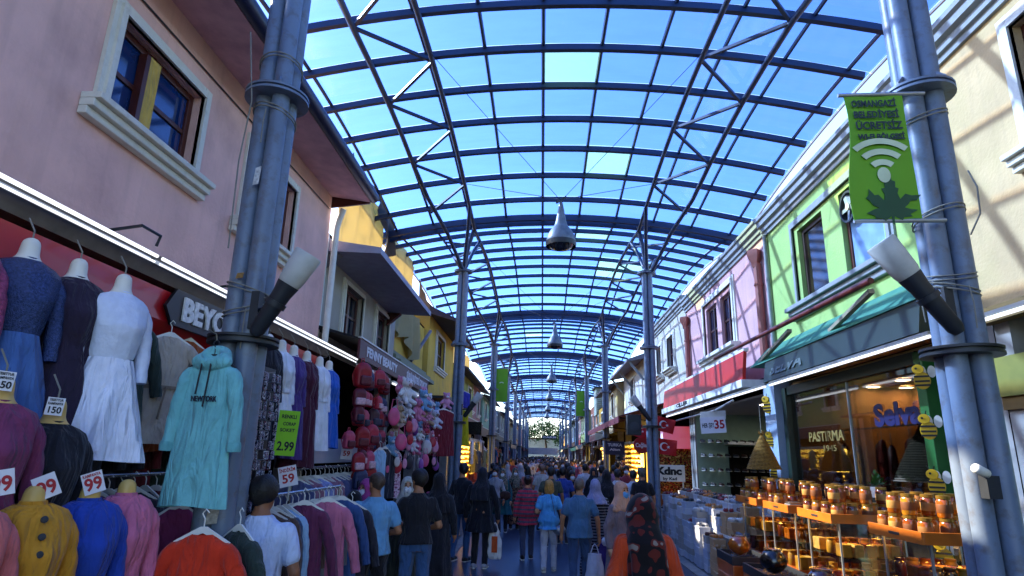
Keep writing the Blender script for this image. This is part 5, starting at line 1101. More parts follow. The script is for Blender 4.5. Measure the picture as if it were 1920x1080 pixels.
for k, (ya, yb, xb) in enumerate(((8.8, 9.65, 3.5), (7.72, 8.5, 3.45), (6.62, 7.4, 3.6), (5.12, 5.85, 3.55))):
    w_ = WHICH[k]; xa = 2.9; z = 1.42; cr = thing('glass_counter', f'{w_} honey shop glass counter on varnished wooden base', 'counter', ((xa+xb)/2, (ya+yb)/2, 0))
    MB().box(xa+.05, xb, ya+.03, yb, 0, .78).build('wooden_base', WOOD, cr, bevel=.01)
    for i in range(2): MB().box(xa+.03, xa+.049, ya+.08+i*(yb-ya)/2, ya-.03+(i+1)*(yb-ya)/2, .1, .7).build('door_panel', WOOD, cr, bevel=.008)
    MB().box(xa+.1, xb-.06, ya+.0, ya+.029, .1, .7).build('end_panel', WOOD, cr, bevel=.008)
    MB().box(xa+.06, xb-.02, ya+.04, yb-.02, .79, z-.005).build('glass_case', CASE, cr)
    MB().box(xa+.2, xb-.2, ya+.3, ya+.34, 1.395, 1.41).build('case_lamp', glow('warm case lamp', '#ffb040', 9.0), cr)
    for (x, y) in ((xa+.06, ya+.04), (xb-.02, ya+.04), (xa+.06, yb-.02)): MB().box(x-.008, x+.008, y-.008, y+.008, .79, z-.006).build('case_edge', ALU, cr)
    MB().box(xa+.045, xb-.01, ya+.025, yb-.01, .781, .8).build('case_base', WOOD, cr)
    MB().box(xa+.08, xb-.05, ya+.07, yb-.05, 1.08, 1.09).build('glass_shelf', CASE, cr)
    rn = random.Random(k)
    for i in range(30):
        x, y = xa+.12+(i % 5)*(xb-xa-.24)/4, ya+.12+(i//5 % 3)*(yb-ya-.24)/2; zz = .795 if i < 15 else 1.095; hh = .2 if i < 15 else .17
        if (i//5+k) % 2: MB().box(x-.045, x+.045, y-.08, y+.08, zz, zz+hh*.7).build('honeycomb_box', [GOLD, mat('pale comb', '#b8924c', .5, var=.4, scale=20), HONEY][i % 3], cr, bevel=.008)
        else: MB().lathe([(0, 0), (.045, 0), (.05, .01), (.05, hh*.6), (.04, hh*.72), (.044, hh*.75), (.044, hh*.85), (0, hh*.87)], (x, y, zz), 12).build('food_jar', [HONEY, HONEYD, GOLD][i % 3], cr, smooth=40)
    tr_ = thing('jar_tray', f'{w_} varnished tray of honey jars on its glass counter', 'tray', ((xa+xb)/2, (ya+yb)/2, z))
    MB().box(xa-.03, xb, ya-.03, yb, z, z+.02).build('tray_floor', WOOD, tr_)
    for (a, b, c, d, nm_) in ((xa-.05, xa-.03, ya-.05, yb, 's'), (xa-.03, xb, ya-.05, ya-.03, 's')): MB().box(a, b, c, d, z-.005, z+.085).build('tray_side', mat('light orange wood', '#b8641e', .35, var=.3, scale=5, coat=.3), tr_, bevel=.004)
    MB().box(xa-.054, xa-.05, ya+.25, ya+.4, z+.03, z+.05).build('handle_slot', DARKM, tr_)
    nx, ny = 4, 4
    for i in range(nx):
        for j in range(ny):
            x = xa+.06+i*.155; y = ya+.06+j*(yb-ya-.12)/(ny-1)
            for q in range(2 if (i+j+k) % 3 else 1):
                dk = k in (1, 2) and (i+j) % 2; lb = f'{"dark" if dk else "golden"} honey jar {"stacked on another" if q else "standing"} on the {w_} tray'
                if x > xb-.05: continue
                if k == 1 and i < 2 and j < 2: continue
                if j0 is None: j0 = jar(lb, (x, y, z+.02), f'honey jars on the {w_} tray')
                else: dup(j0, (x+rn.uniform(-.008, .008), y, z+.02+q*.165), rn.random()*6, lb, f'honey jars on the {w_} tray', swap={'honey': HONEYD if dk else mat('honey %d' % ((i*3+j*5+q) % 4), ['#9c5210', '#7a3a0a', '#b0741c', '#8a4a10'][(i*3+j*5+q) % 4], .12, var=.45, scale=14, spec=.7, coat=.5), 'jar label': mat('jar label %d' % ((i+j+k) % 3), ['#8a5c28', '#6a3a14', '#a07838'][(i+j+k) % 3], .6, var=.3, scale=25)}, scale=1.2)
sc_ = thing('kitchen_scale', 'small silver kitchen scale on the second farthest jar tray', 'scale', (3.02, 7.85, 1.44)); MB().prism([(-.1, 0), (.1, 0), (.1, .03), (.02, .07), (-.1, .07)], (3.02, 7.78, 1.44), (1, 0, 0), (0, 0, 1), -.17).build('scale_body', ALU, sc_, bevel=.006); MB().box(2.93, 3.06, 7.79, 7.94, 1.516, 1.53).build('scale_plate', CH, sc_); MB().obox((3.09, 7.86, 1.487), (.028, 0, -.014), (0, .05, 0), (.002, 0, .004)).build('display', DARKM, sc_)
# wooden bins in front
for k, (ya, yb) in enumerate(((8.3, 9.0), (7.1, 7.9), (5.9, 6.7))):
    w_ = ['farthest', 'middle', 'nearest'][k]; b_ = thing('wooden_bin', f'{w_} open wooden bin of olives before the glass counters', 'bin', (2.6, (ya+yb)/2, 0))
    MB().box(2.36, 2.84, ya, yb, 0, .74).build('bin_box', WOOD, b_, bevel=.012); MB().box(2.34, 2.36, ya+.08, yb-.08, .12, .6).build('front_panel', mat('light orange wood', '#b8641e'), b_, bevel=.006); MB().box(2.44, 2.76, ya-.02, ya, .12, .6).build('end_panel', mat('light orange wood', '#b8641e'), b_, bevel=.006)
    for (a, b, c, d) in ((2.36, 2.84, ya, ya+.03), (2.36, 2.84, yb-.03, yb), (2.36, 2.39, ya+.03, yb-.03), (2.81, 2.84, ya+.03, yb-.03)): MB().box(a, b, c, d, .742, .84).build('bin_rim', DARKM, b_)
    MB().grid(lambda u, v: (2.39+.42*u, ya+.03+(yb-ya-.06)*v, .79+.02*math.sin(u*30)*math.sin(v*37)), 24, 24).build('olives', mat('black olives', '#14100c', .2, var=.5, scale=40, spec=.7), b_, smooth=True)
    bw = thing('glass_bowl', f'round glass bowl of {["honey", "dark olives", "syrup"][k]} on the {w_} wooden bin', 'bowl', (2.5, ya+.16, .84)); MB().lathe([(0, 0), (.06, 0), (.13, .07), (.14, .13), (.1, .2), (.08, .22)], (2.5, ya+.16, .845), 22).build('bowl_content', [HONEY, mat('black olives', '#14100c'), HONEYD][k], bw, smooth=True); MB().lathe([(.085, .22), (.095, .225), (.095, .24), (0, .25)], (2.5, ya+.16, .845), 22).build('bowl_lid', CASE, bw, smooth=True)
pt = thing('potted_plant', 'small green potted plant on the honey shop sill', 'plant', (4.05, 8.0, 1.6)); MB().lathe([(0, 0), (.06, 0), (.08, .12), (0, .12)], (4.05, 8.0, 1.6), 14).build('pot', WHITEP, pt, smooth=40); mm = MB(); rn = random.Random(9)
for i in range(70):
    a, e = rn.random()*6.3, rn.random()*1.4; d = Vector((math.cos(a)*math.cos(e), math.sin(a)*math.cos(e), math.sin(e)+.2)); p = Vector((4.05, 8.0, 1.72))+d*rn.uniform(.04, .15); s_ = d.cross(Vector((0, 0, 1))).normalized()*.02; mm.add([p-s_, p+d*.03, p+s_, p-d*.03], [(0, 1, 2, 3)])
mm.build('leaves', mat('leaf', '#2c5a1c', .6, var=.4, scale=30), pt)
# ---- shoe shop
rs = thing('shop_sign', 'long red translucent sign board of the shoe shop', 'sign', (3.9, 16, 3.8)); MB().prism([(0, 3.5), (.06, 3.48), (.12, 4.02), (.06, 4.05)], (3.84, 12.05, 0), (1, 0, 0), (0, 0, 1), -8.0).build('sign_board', mat('red sign cloth', '#b5180f', .5, var=.15, scale=2), rs); MB().box(3.8, 4.25, 12.0, 20.1, 3.34, 3.49).build('white_casing', WHITEP, rs, bevel=.01); MB().prism([(0, 4.05), (.1, 4.05), (.1, 4.12), (0, 4.1)], (3.9, 12.05, 0), (1, 0, 0), (0, 0, 1), -8.0).build('edge_strip', WHITEP, rs)
text('lettering', 'CILLER', (3.795, 17.2, 3.42), (0, -1, 0), (0, 0, 1), .13, BLK, rs, bold=.006, width=1.4)
sh = thing('shoe_shop_room', 'lit shoe shop room with shelves behind the box stacks', 'shop interior', (6, 15, 0)); PALE = mat('pale green wall', '#8fa894'); 
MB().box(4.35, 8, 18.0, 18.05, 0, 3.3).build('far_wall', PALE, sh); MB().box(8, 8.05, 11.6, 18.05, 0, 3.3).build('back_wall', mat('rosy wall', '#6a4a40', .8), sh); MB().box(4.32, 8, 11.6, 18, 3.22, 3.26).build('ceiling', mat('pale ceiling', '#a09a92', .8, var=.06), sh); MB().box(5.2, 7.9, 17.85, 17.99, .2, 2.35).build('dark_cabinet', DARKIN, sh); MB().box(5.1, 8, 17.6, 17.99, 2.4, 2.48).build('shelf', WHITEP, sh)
for j in range(5): MB().box(4.38, 7.9, 17.62, 17.84, .9+.38*j, .915+.38*j).build('shelf', CASE if j else WHITEP, sh)
for (x, y, n_) in ((5.0, 14.2, 'nearer'), (6.0, 16.2, 'farther')):
    r_ = thing('ceiling_lamp', f'{n_} round ceiling lamp in the shoe shop', 'lamp', (x, y, 3.2)); MB().lathe([(0, 3.215), (.13, 3.215), (.13, 3.2), (0, 3.2)], (x, y, 0), 20).build('lamp_disc', glow('cool lamp disc', '#fff2e0', 12), r_); MB().lathe([(.13, 3.218), (.15, 3.218), (.15, 3.195), (.13, 3.195)], (x, y, 0), 20, caps=False).build('lamp_ring', WHITEP, r_)
BOX = mat('white shoe box', '#b9bcc4', .6, var=.12, scale=3, dirt=('#8a8a92', .3, 4)); BOX2 = mat('pale blue grey shoe box', '#a3abba', .6, var=.12, scale=3); BOX3 = mat('greyish white shoe box', '#9d9a96', .65, var=.15, scale=3, dirt=('#77726a', .4, 4)); BOXK = mat('kraft shoe box', '#b8946a', .7, var=.15, scale=3)
def boxmesh(name, m_):
    m = MB(); m.box(-.105, .105, -.165, .165, .002, .092); m.box(-.11, .11, -.17, .17, .092, .122); m.box(-.04, .04, -.1665, -.165, .03, .07); return m.build(name, m_, bevel=.003)
def shoe_obj(lb, loc, rz, c, grp):
    m_ = mat('shoe '+c, c, .45, var=.2); r_ = thing('shoe', lb, 'shoe', loc, grp, rz)
    sdf('shoe_upper', lambda P: np.maximum(np.maximum(smin(smin(cap(P, (0, -.085, .04), (0, .085, .025), .037, .03), cap(P, (0, -.09, .04), (0, -.075, .075), .035, .03), .02), ell(P, (0, .03, .03), (.038, .09, .035)), .02), -ell(P, (0, -.06, .095), (.026, .055, .045))), .012-P[..., 2]), (-.06, -.15, .0), (.06, .15, .13), .0095, m_, r_)
    sdf('sole', lambda P: np.maximum(smin(cap(P*np.array((1, 1, 0), np.float32), (0, -.085, 0), (0, .09, 0), .04, .036), ell(P*np.array((1, 1, 0), np.float32), (0, .06, 0), (.043, .06, .04)), .01), np.abs(P[..., 2]-.008)-.008), (-.06, -.15, -.01), (.06, .15, .03), .0095, mat('shoe sole', '#b8b4a8', .7), r_); return r_
rn = random.Random(21); bp = boxmesh('shoe_box', BOX); b_used = False; s_used = None
tb = thing('stall_table', 'low wide stall table hidden among the white shoe boxes', 'table', (3.75, 14.2, 0)); MB().box(3.27, 4.2, 11.45, 17.0, .66, .7).build('table_top', WHITEP, tb)
for x in (3.3, 4.16):
    for y in (11.5, 16.95): MB().box(x-.03, x+.03, y-.03, y+.03, 0, .66).build('leg', ALU, tb)
SC_ = [('#1a1a1e', 'black'), ('#c8c4bc', 'white'), ('#5a3020', 'brown'), ('#8a6a44', 'tan'), ('#7a1f22', 'red'), ('#6a6c74', 'grey'), ('#b8702a', 'orange')]
nb = 0
for r_i, x in enumerate((3.13, 3.39, 3.66, 3.95)):
    for c_i in range(15):
        y = 11.2+c_i*.395+rn.uniform(-.02, .02); x = (3.13, 3.39, 3.66, 3.95)[r_i]+rn.uniform(-.035, .035)*(r_i == 0)
        if r_i == 0: n = (3, 4, 5, 5, 6)[c_i] if c_i < 5 else rn.choice((5, 6, 7, 8, 9)); z0 = 0.005
        elif c_i == 0: n = (6, 8, 9)[r_i-1]; z0 = .005
        else: n = rn.choice((1, 2, 2))+r_i; z0 = .703
        if r_i == 3 and n > 4: n = 4 if c_i else n
        kr = c_i < 3 and r_i < 3
        for q in range(n):
            lb = f'{"kraft brown" if kr else "white"} shoe box in the {["street side", "second", "third", "wall side"][r_i]} row, {"stacked on the ground" if z0 < .1 else "stacked on the low table"}'+(', topmost' if q == n-1 else '')
            p = (x+rn.uniform(-.012, .012), y, z0+q*.1235); rz = rn.uniform(-.07, .07)
            if not b_used: b_used = True; tag(solo(bp, p, rz), lb, 'shoe box', 'shoe boxes stacked before the shoe shop'); bp.material_slots[0].link = 'OBJECT'; bp.material_slots[0].material = BOXK if kr else BOX; 
            else:
                o = dup(bp, p, rz, lb); o.material_slots[0].link = 'OBJECT'; o.material_slots[0].material = BOXK if kr else rn.choice((BOX, BOX, BOX2, BOX3))
            nb += 1
        zt = z0+n*.1235
        for s in (-1, 1):
            c, nm_ = SC_[(r_i*5+c_i*3) % 7]; lb = f'{nm_} shoe on top of a shoe box stack in the {["street side", "second", "third", "wall side"][r_i]} row'
            p = (x+s*.052, y+rn.uniform(-.03, .03), zt); rz = math.pi/2*0+rn.uniform(-.25, .25)+(math.pi if rn.random() < .3 else 0)
            if s_used is None: s_used = (shoe_obj(lb, p, rz, c, 'shoes shown on the box stacks'), 'shoe '+c)
            else: dup(s_used[0], p, rz, lb, swap={s_used[1]: mat('shoe '+c, c, .45, var=.2)})
for j in range(5):
    for i in range(14):
        c, nm_ = [('#15151a', 'black'), ('#22222a', 'dark grey'), ('#3a221a', 'dark brown')][(i*7+j*3) % 3]; dup(s_used[0], (4.45+i*.22, 17.73, .92+.38*j), math.pi+.1, f'{nm_} shoe on the {["lowest", "second", "middle", "fourth", "top"][j]} shelf inside the shoe shop', 'shoes on the shelves inside', swap={s_used[1]: mat('shoe '+c, c, .45, var=.2)}, scale=1.15)
kd = thing('shop_board', 'white board with bold black Kdnc lettering beside the column', 'sign', (3.33, 17.2, 1.6)); MB().box(2.9, 3.8, 17.2, 17.23, 1.4, 1.82).build('board', WHITEP, kd, bevel=.006); text('lettering', 'Kdnc', (3.38, 17.196, 1.66), (1, 0, 0), (0, 0, 1), .26, BLK, kd, bold=.014, width=.66); text('lettering', 'by Kad', (3.4, 17.196, 1.47), (1, 0, 0), (0, 0, 1), .1, BLK, kd, bold=.003, width=.36)
for x in (2.95, 3.75): MB().box(x-.015, x+.015, 17.23, 17.25, 0, 1.45).build('leg', ALU, kd)
card('white hanging sign reading HER SEY 35', at(1337, 797, Y=13.2), .5, .33, [('HER ŞEY', -.2, -.02, .12, BLK, .24), ('35', .25, 0, .24, RED, .2)], .06, facing=(-.3, -1, 0), group=None, name='hanging_sign')
sh_ = MB().obox(at(1337, 779, Y=13.3), (.26, 0, .02), (0, .01, 0), (0, 0, .09)).build('paper_sheet', WHITEP); tag(sh_, 'blank white sheet hanging above the HER SEY 35 sign', 'sheet')
MB_ = MB().tube([(3.5, 11.6, 3.05), (3.6, 13.2, 2.98), (3.7, 17.5, 3.0)], .02, 6).build('awning_pole', ALU); tag(MB_, 'thin metal pole under the shoe shop light strip', 'pole')
# ---- banner with wifi mark on the near right column
def fanpts(r0, r1, a0, a1, n=14): return [(r1*math.cos(a0+(a1-a0)*i/n), r1*math.sin(a0+(a1-a0)*i/n)) for i in range(n+1)]+[(r0*math.cos(a1-(a1-a0)*i/n), r0*math.sin(a1-(a1-a0)*i/n)) for i in range(n+1)]
BG = mat('banner green', '#5f9a12', .6, var=.08, scale=3); LEAFG = mat('dark leaf print', '#1c4a2c', .6); PALEW = mat('pale print', '#c3d2ae', .6); NAVYP = mat('dark text print', '#1f2f38', .6)
def banner(lb, c, ex, w, h_, col, full=True):
    c = Vector(c); ex = Vector(ex).normalized(); ez = Vector((0, 0, 1)); n = ex.cross(ez); bn = thing('street_banner', lb, 'banner', c, 'green wifi banners on the columns')
    bow = lambda v: .035*math.sin(v*5.0+.5)
    MB().grid(lambda u, v: c+ex*(w*(u-.5)+bow(v)*(1-u))+ez*(h_*(.5-v))-n*(bow(v)*.22-.004*math.sin(u*9+v*2)), 12, 24).build('banner_cloth', BG, bn, smooth=True, solid=.005)
    for s in (-1, 1): MB().tube([c+ex*(-w*.55)+ez*(s*h_*.5), c+ex*(w*.5+.16)+ez*(s*h_*.5)], .016, 8).build('banner_rod', ALU, bn, smooth=True)
    if not full: MB().prism(fanpts(.1, .14, .75, 2.39), c+n*.03, ex, ez, .003).build('wifi_mark', PALEW, bn); return bn
    q = c+n*.017
    for i, (s, wd, sz) in enumerate((('OSMANGAZİ', .32, .075), ('BELEDİYESİ', .32, .075), ('ÜCRETSİZ', .33, .085), ('WI-FI BÖLGESİ', .33, .06))): text('lettering', s, q+ez*(h_*.415-i*.092)+ex*(.0+.008*i), ex, ez, sz, NAVYP, bn, bold=.0025, width=wd, depth=.001)
    o = q-ez*.16
    for (a, b) in ((.25, .295), (.165, .21), (.08, .125)): MB().prism(fanpts(a, b, .85, 2.29), o, ex, ez, .002).build('wifi_arc', PALEW, bn)
    MB().prism(fanpts(0.0, .045, 0, 6.28, 20)[:20], o-ez*.0, ex, ez*1.35, .0025).build('wifi_dot', PALEW, bn)
    lf = [(-.006, -.2), (.006, -.2), (.012, -.13), (.07, -.165), (.085, -.14), (.15, -.135), (.135, -.115), (.2, -.08), (.15, -.075), (.1, -.06), (.135, -.03), (.15, -.005), (.2, .0), (.24, .045), (.17, .04), (.12, .055), (.075, .01), (.06, .06), (.075, .1), (.05, .11), (.055, .16), (.03, .17), (.02, .235), (-.01, .17), (-.035, .16), (-.03, .11), (-.06, .1), (-.04, .05), (-.05, .0), (-.09, .05), (-.12, .045), (-.16, .1), (-.165, .05), (-.19, .02), (-.16, -.005), (-.14, -.04), (-.095, -.06), (-.14, -.075), (-.2, -.105), (-.14, -.125), (-.13, -.15), (-.08, -.145), (-.06, -.17), (-.012, -.13)]
    MB().prism([(x*.88, y*.92) for x, y in lf], o-ez*.2+ex*.02, ex, ez, .0018).build('leaf_print', LEAFG, bn)
    return bn
bc = Vector((2.46, 4.22, 4.18))
banner('large green wifi banner with white waves on the near right column', bc, (1, -.04, 0), .44, 1.02, BG)
banner('small green wifi banner on the third left column', (-1.85, 27.8, 5.0), (1, 0, 0), .55, 1.5, BG, False)
banner('small green wifi banner on the third right column', (2.45, 39.5, 5.2), (1, 0, 0), .6, 1.6, BG, False)
cc = thing('security_camera', 'small white camera clamped on the banner column', 'camera', (2.8, 4.22, 1.9)); MB().lathe([(.022, 0), (.03, .01), (.03, .13), (.02, .14)], (2.82, 4.2, 1.95), 14, (-.8, -.5, .25)).build('camera_body', WHITEP, cc, smooth=True); MB().box(2.8, 2.88, 4.18, 4.26, 1.8, 1.94).build('bracket', DARKM, cc)
# ================================================================ PEOPLE
AW, TO = 0.0, math.pi
def px(u, Y): d = FW + RT*(u-960)/FPX - UP*(880-540)/FPX; return float(d[0]/d[1]*Y)
BLACKF = fab('#101014'); NAVYF = fab('#161c30')
stripeR = fab('#a01c30', stripes=('#4a4a58', 13, .42, 2), tag='s'); stripeB = fab('#14141a', stripes=('#8f8f98', 22, .22, 2), tag='s')
FLOR = floral('dark floral scarf', ['#7d7268', '#5a1d17', '#120e0f', '#120e0f', '#561c15'], 10, .36); FLOR2 = floral('grey floral scarf', ['#3a4436', '#6a6c62', '#8a7a6a', '#2c3a30'], 24)
BODYP = floral('brown print dress', ['#3a241e', '#5a3a2e', '#7a5a48', '#2a1a18'], 14)
def pp(lb, u, Y, rz, **k): return person(lb, (px(u, Y), Y, 0), rz, **k)
pp('man in white T shirt seen from behind beside the clothes rack', 500, 4.6, AW+.15, h=1.80, wd=1.12, top='#b4c2e4', sl='short', top_len=.62, hair='short', hairc='#17130f', skinc='#8a5a40', botc='#20242e', arms=('bent', 'down'), headturn=-.35, res=.011)
pp('man in light blue polo shirt and black trousers browsing at the racks', 708, 7.2, AW+.45, h=1.76, wd=1.12, top='#4f86b4', sl='short', top_len=.56, hair='bald', hairc='#4a3a30', skinc='#9a6648', botc='#101016', arms=('front', 'bent'), headturn=.4, res=.012)
pp('man in black T shirt and blue jeans with bowed head at the stall', 788, 7.7, AW+.35, h=1.79, top='#0e0e12', sl='short', hair='short', skinc='#9a6a4c', botc='#24406e', arms=('front', 'bent'), headturn=.5, res=.012, lean=.05)
pp('woman with pink headscarf and white mask behind the rack', 690, 8.6, TO-.5, h=1.62, fem=True, top='#1d2a3c', hair='hijab', hairm=fab('#8a2a6a'), mask='#d8dce4', coat=(.3, .26, .8), botc='#14141a', skinc='#c09070', drape_l=.1, face=True)
pp('woman in black abaya bending over the rack of coats', 660, 8.0, AW-.6, h=1.5, fem=True, top='#0f1018', hair='hijab', hairm=BLACKF, coat=(.1, .3, .85), arms=('front', 'front'), lean=.12)
pp('woman with pale headscarf and mask behind the black T shirt man', 766, 8.8, TO+.3, h=1.66, fem=True, top='#24281f', hair='hijab', hairm=fab('#a8a89a'), mask='#d4d8dc', coat=(.35, .26, .8), skinc='#c09070', face=True)
pp('person in dark clothes turned away behind the black T shirt man', 825, 9.6, AW, h=1.7, top='#15161c', hair='hijab', hairm=BLACKF, coat=(.2, .28, .8))
pp('tall young man in black hooded top and jeans with white soled trainers', 868, 12.6, AW-.45, h=1.80, top='#0f1016', top_len=.62, hair='short', hairc='#0e0c0b', botc='#28487c', shoes='#15151a', sole='#d8d8d4', stride=.08, headturn=.8, arms=('down', 'down'), skinc='#a87858')
pp('person in black coat and grey trainers carrying a white orange bag', 905, 12.0, AW-.1, h=1.74, top='#0b0c12', hair='hijab', hairm=fab('#12131a'), coat=(.62, .29, .7), botc='#101015', shoes='#8a8a90', arms=('down', 'hold'), wd=1.15)
bag('white and orange carrier bag held by the person in black coat', (px(905, 12)-.02+.29, 11.98, .78), .26, .5, .14, fab('#c9c6c2'), stripe='#b03a14')
pp('woman in long teal coat with mask walking towards the camera', 943, 17.2, TO, h=1.62, fem=True, top='#12434c', hair='hijab', hairm=FLOR2, mask='#d6dade', coat=(.5, .3, .75), botc='#15151a', stride=.12, skinc='#c09070', face=True)
hb = thing('handbag', 'small brown handbag in front of the teal coat', 'handbag', (px(948, 16.9), 16.88, .95)); sdf('bag_body', lambda P: ell(P, (0, 0, 0), (.16, .06, .12)), (-.2, -.1, -.15), (.2, .1, .15), .016, fab('#2e1812', .5), hb); MB().tube([(-.12, 0, .08), (-.1, 0, .3), (.1, 0, .5), (.14, 0, .08)], .01, 6).build('strap', fab('#2e1812', .5), hb, world=False)
pp('woman in brown print dress with grey floral scarf and mask', 966, 18.2, TO+.2, h=1.62, fem=True, topm=BODYP, hair='hijab', hairm=FLOR2, mask='#d6dade', coat=(.14, .27, .8), skinc='#c09070', face=True)
pp('woman in red and grey striped top with shoulder strap walking away', 990, 13.1, AW+.1, h=1.58, fem=True, wd=1.18, topm=stripeR, top_len=.74, hair='bun', hairc='#2a1a12', botc='#262a40', shoes='#1a1414', stride=.16, arms=('down', 'swing'), skinc='#b07a5a', res=.012)
pp('blonde woman in light blue T shirt and white trousers walking away', 1030, 11.9, AW, h=1.55, fem=True, wd=1.15, top='#3f8fd0', sl='short', top_len=.66, hair='bob', hairc='#b8823c', botc='#a8aab8', shoes='#9a948c', stride=.1, arms=('bent', 'down'), skinc='#c08a68', res=.012)
hb2 = thing('handbag', 'small silver handbag hanging at the blonde woman side', 'handbag', (px(1047, 11.9)+.02, 11.85, .70)); sdf('bag_body', lambda P: ell(P, (0, 0, 0), (.12, .06, .09)), (-.16, -.1, -.13), (.16, .1, .13), .014, mat('silver bag', '#8f9098', .3, metal=.5, var=.3, scale=20), hb2); MB().tube([(-.04, 0, .07), (-.1, -.1, .35), (-.16, -.13, .62)], .006, 5).build('strap', fab('#3a3a40'), hb2, world=False)
pp('bald man in slate blue polo shirt and jeans walking beside the blonde woman', 1086, 9.9, AW-.05, h=1.67, wd=1.1, top='#2f5276', sl='short', top_len=.6, hair='bald', hairc='#6a5a50', botc='#22365c', stride=.12, arms=('down', 'hold'), skinc='#a87454', res=.012)
pp('woman in striped black coat and lavender headscarf carrying bags', 1116, 10.9, AW+.1, h=1.62, fem=True, wd=1.12, topm=stripeB, hair='hijab', hairm=fab('#77779c'), coat=(.12, .28, .85), arms=('down', 'hold'), stride=.06, res=.012, drape_l=.14)
bag('large purple and white carrier bag in the striped coat woman hand', (px(1141, 10.8), 10.75, .86), .40, .55, .2, fab('#2c1d5c')); bag('white carrier bag hanging beside the bald man jeans', (px(1112, 10.0), 9.85, .74), .28, .6, .16, fab('#a9b0c8'))
bag('white knot topped bag above the purple carrier bag', (px(1146, 10.6), 10.6, .9), .34, .16, .2, fab('#c8c8cc'))
pp('woman in mauve coat and peach headscarf with blue mask facing the camera', 1163, 9.0, TO+.6, h=1.66, fem=True, wd=1.05, top='#5a4c52', hair='hijab', hairm=fab('#b07a5e'), mask='#3f86c4', coat=(.2, .3, .8), skinc='#c09070', headturn=.1, face=True, drape_l=.12)
pp('woman in orange red jumper and dark floral headscarf nearest the camera', 1203, 4.25, AW+.05, hz=1.535, hy=.06, h=1.85, fem=True, wd=.84, top='#a8280a', hair='hijab', hairm=FLOR, top_len=.7, botc='#14141a', arms=('bent', 'bent'), drape_l=.19, res=.011, cap_flare=.6)
bag('white cloth bag at the right side of the orange jumper woman', (px(1268, 4.2)+.02, 4.22, 1.18), .2, .5, .12, fab('#b8b4ae'))
pp('woman in full black abaya walking away in the crowd', 1137, 13.4, AW, h=1.72, fem=True, top='#0a0b10', hair='hijab', hairm=BLACKF, coat=(.08, .32, .85), drape_l=.25)
pp('grey haired man in black T shirt near the shoe boxes', 1203, 14.2, AW+.2, h=1.78, top='#101014', sl='short', hair='short', hairc='#55504a', botc='#2a2c34')
pp('man in white shirt beside the grey haired man', 1187, 15.2, AW-.3, h=1.70, top='#b8bcc8', hair='short', botc='#22242c')
pp('dark dressed man standing before the lit jewellery window', 1157, 24.5, AW-1.2, h=1.78, top='#1c1410', sl='short', hair='short', botc='#1a1a20', arms=('down', 'bent'))
pp('man in olive grey T shirt seen from behind in the crowd', 1033, 15.0, AW, h=1.72, top='#33382c', sl='short', hair='short', botc='#1c1e26', wd=1.1)
pp('man in royal blue T shirt seen from behind in the crowd', 1055, 15.6, AW, h=1.72, top='#1a2c78', sl='short', hair='short', botc='#1c1e26', wd=1.1)
pp('bald man in pale checked shirt in the middle of the street', 1017, 18.0, AW, h=1.74, top='#a8a298', sl='short', hair='bald', hairc='#7a5a48', botc='#3a3a44')
pp('man in white T shirt walking away on the right of the crowd', 1097, 19.5, AW, h=1.76, top='#b4b4b8', sl='short', hair='short', botc='#20222a')
pp('woman in salmon top with dark hair left of the bald man', 990, 20.0, AW, h=1.62, fem=True, top='#b0584a', hair='long', botc='#1c1c24', sl='short')
pp('woman in black headscarf and grey blouse on the left crowd', 976, 21.0, AW+.2, h=1.66, fem=True, top='#55555c', hair='hijab', hairm=fab('#8a8a90'), coat=(.4, .27, .8))
pp('man in grey T shirt and dark beard on the right crowd', 1128, 17.0, AW, h=1.76, top='#55504c', sl='short', hair='short', botc='#22242a')
# ---- the walking crowd: a few kinds of figure, copied
kinds = []
def kind(nm, **k):
    r_ = person(nm, (0, -30, 0), 0, res=.026, **k); kinds.append((r_, nm)); return r_
K1 = kind('short haired man in {c} T shirt', h=1.75, top='#303038', sl='short', hair='short', botc='#1c1e26', stride=.1)
K2 = kind('woman in {c} coat and headscarf', h=1.62, fem=True, top='#303038', hair='hijab', hairm=fab('#565660'), coat=(.2, .28, .8), stride=.05)
K3 = kind('man in {c} long sleeved shirt', h=1.78, top='#303038', hair='short', hairc='#2c2622', botc='#23324c', stride=.14, wd=1.08)
K4 = kind('long haired woman in {c} blouse', h=1.64, fem=True, top='#303038', hair='long', hairc='#2a1a12', botc='#26262e', stride=.08)
K5 = kind('masked man in {c} jacket', h=1.72, top='#303038', hair='short', botc='#26262e', mask='#c8ccd4', stride=.1)
base = fab('#303038').name; hb_ = fab('#565660').name
CC = [('#101014', 'black'), ('#16203a', 'navy'), ('#3a3a40', 'charcoal'), ('#b0b0b4', 'white'), ('#6a2028', 'maroon'), ('#a39a8c', 'beige'), ('#2f5a84', 'steel blue'), ('#4a5640', 'olive'), ('#96607a', 'mauve'), ('#84848c', 'grey')]
SC2 = ['#101014', '#8a8a90', '#6a5a78', '#b8a890', '#3a3038', '#7a2a38']
rn = random.Random(77); used = []; used_k = set(); n_ = 0; yv = 15.5
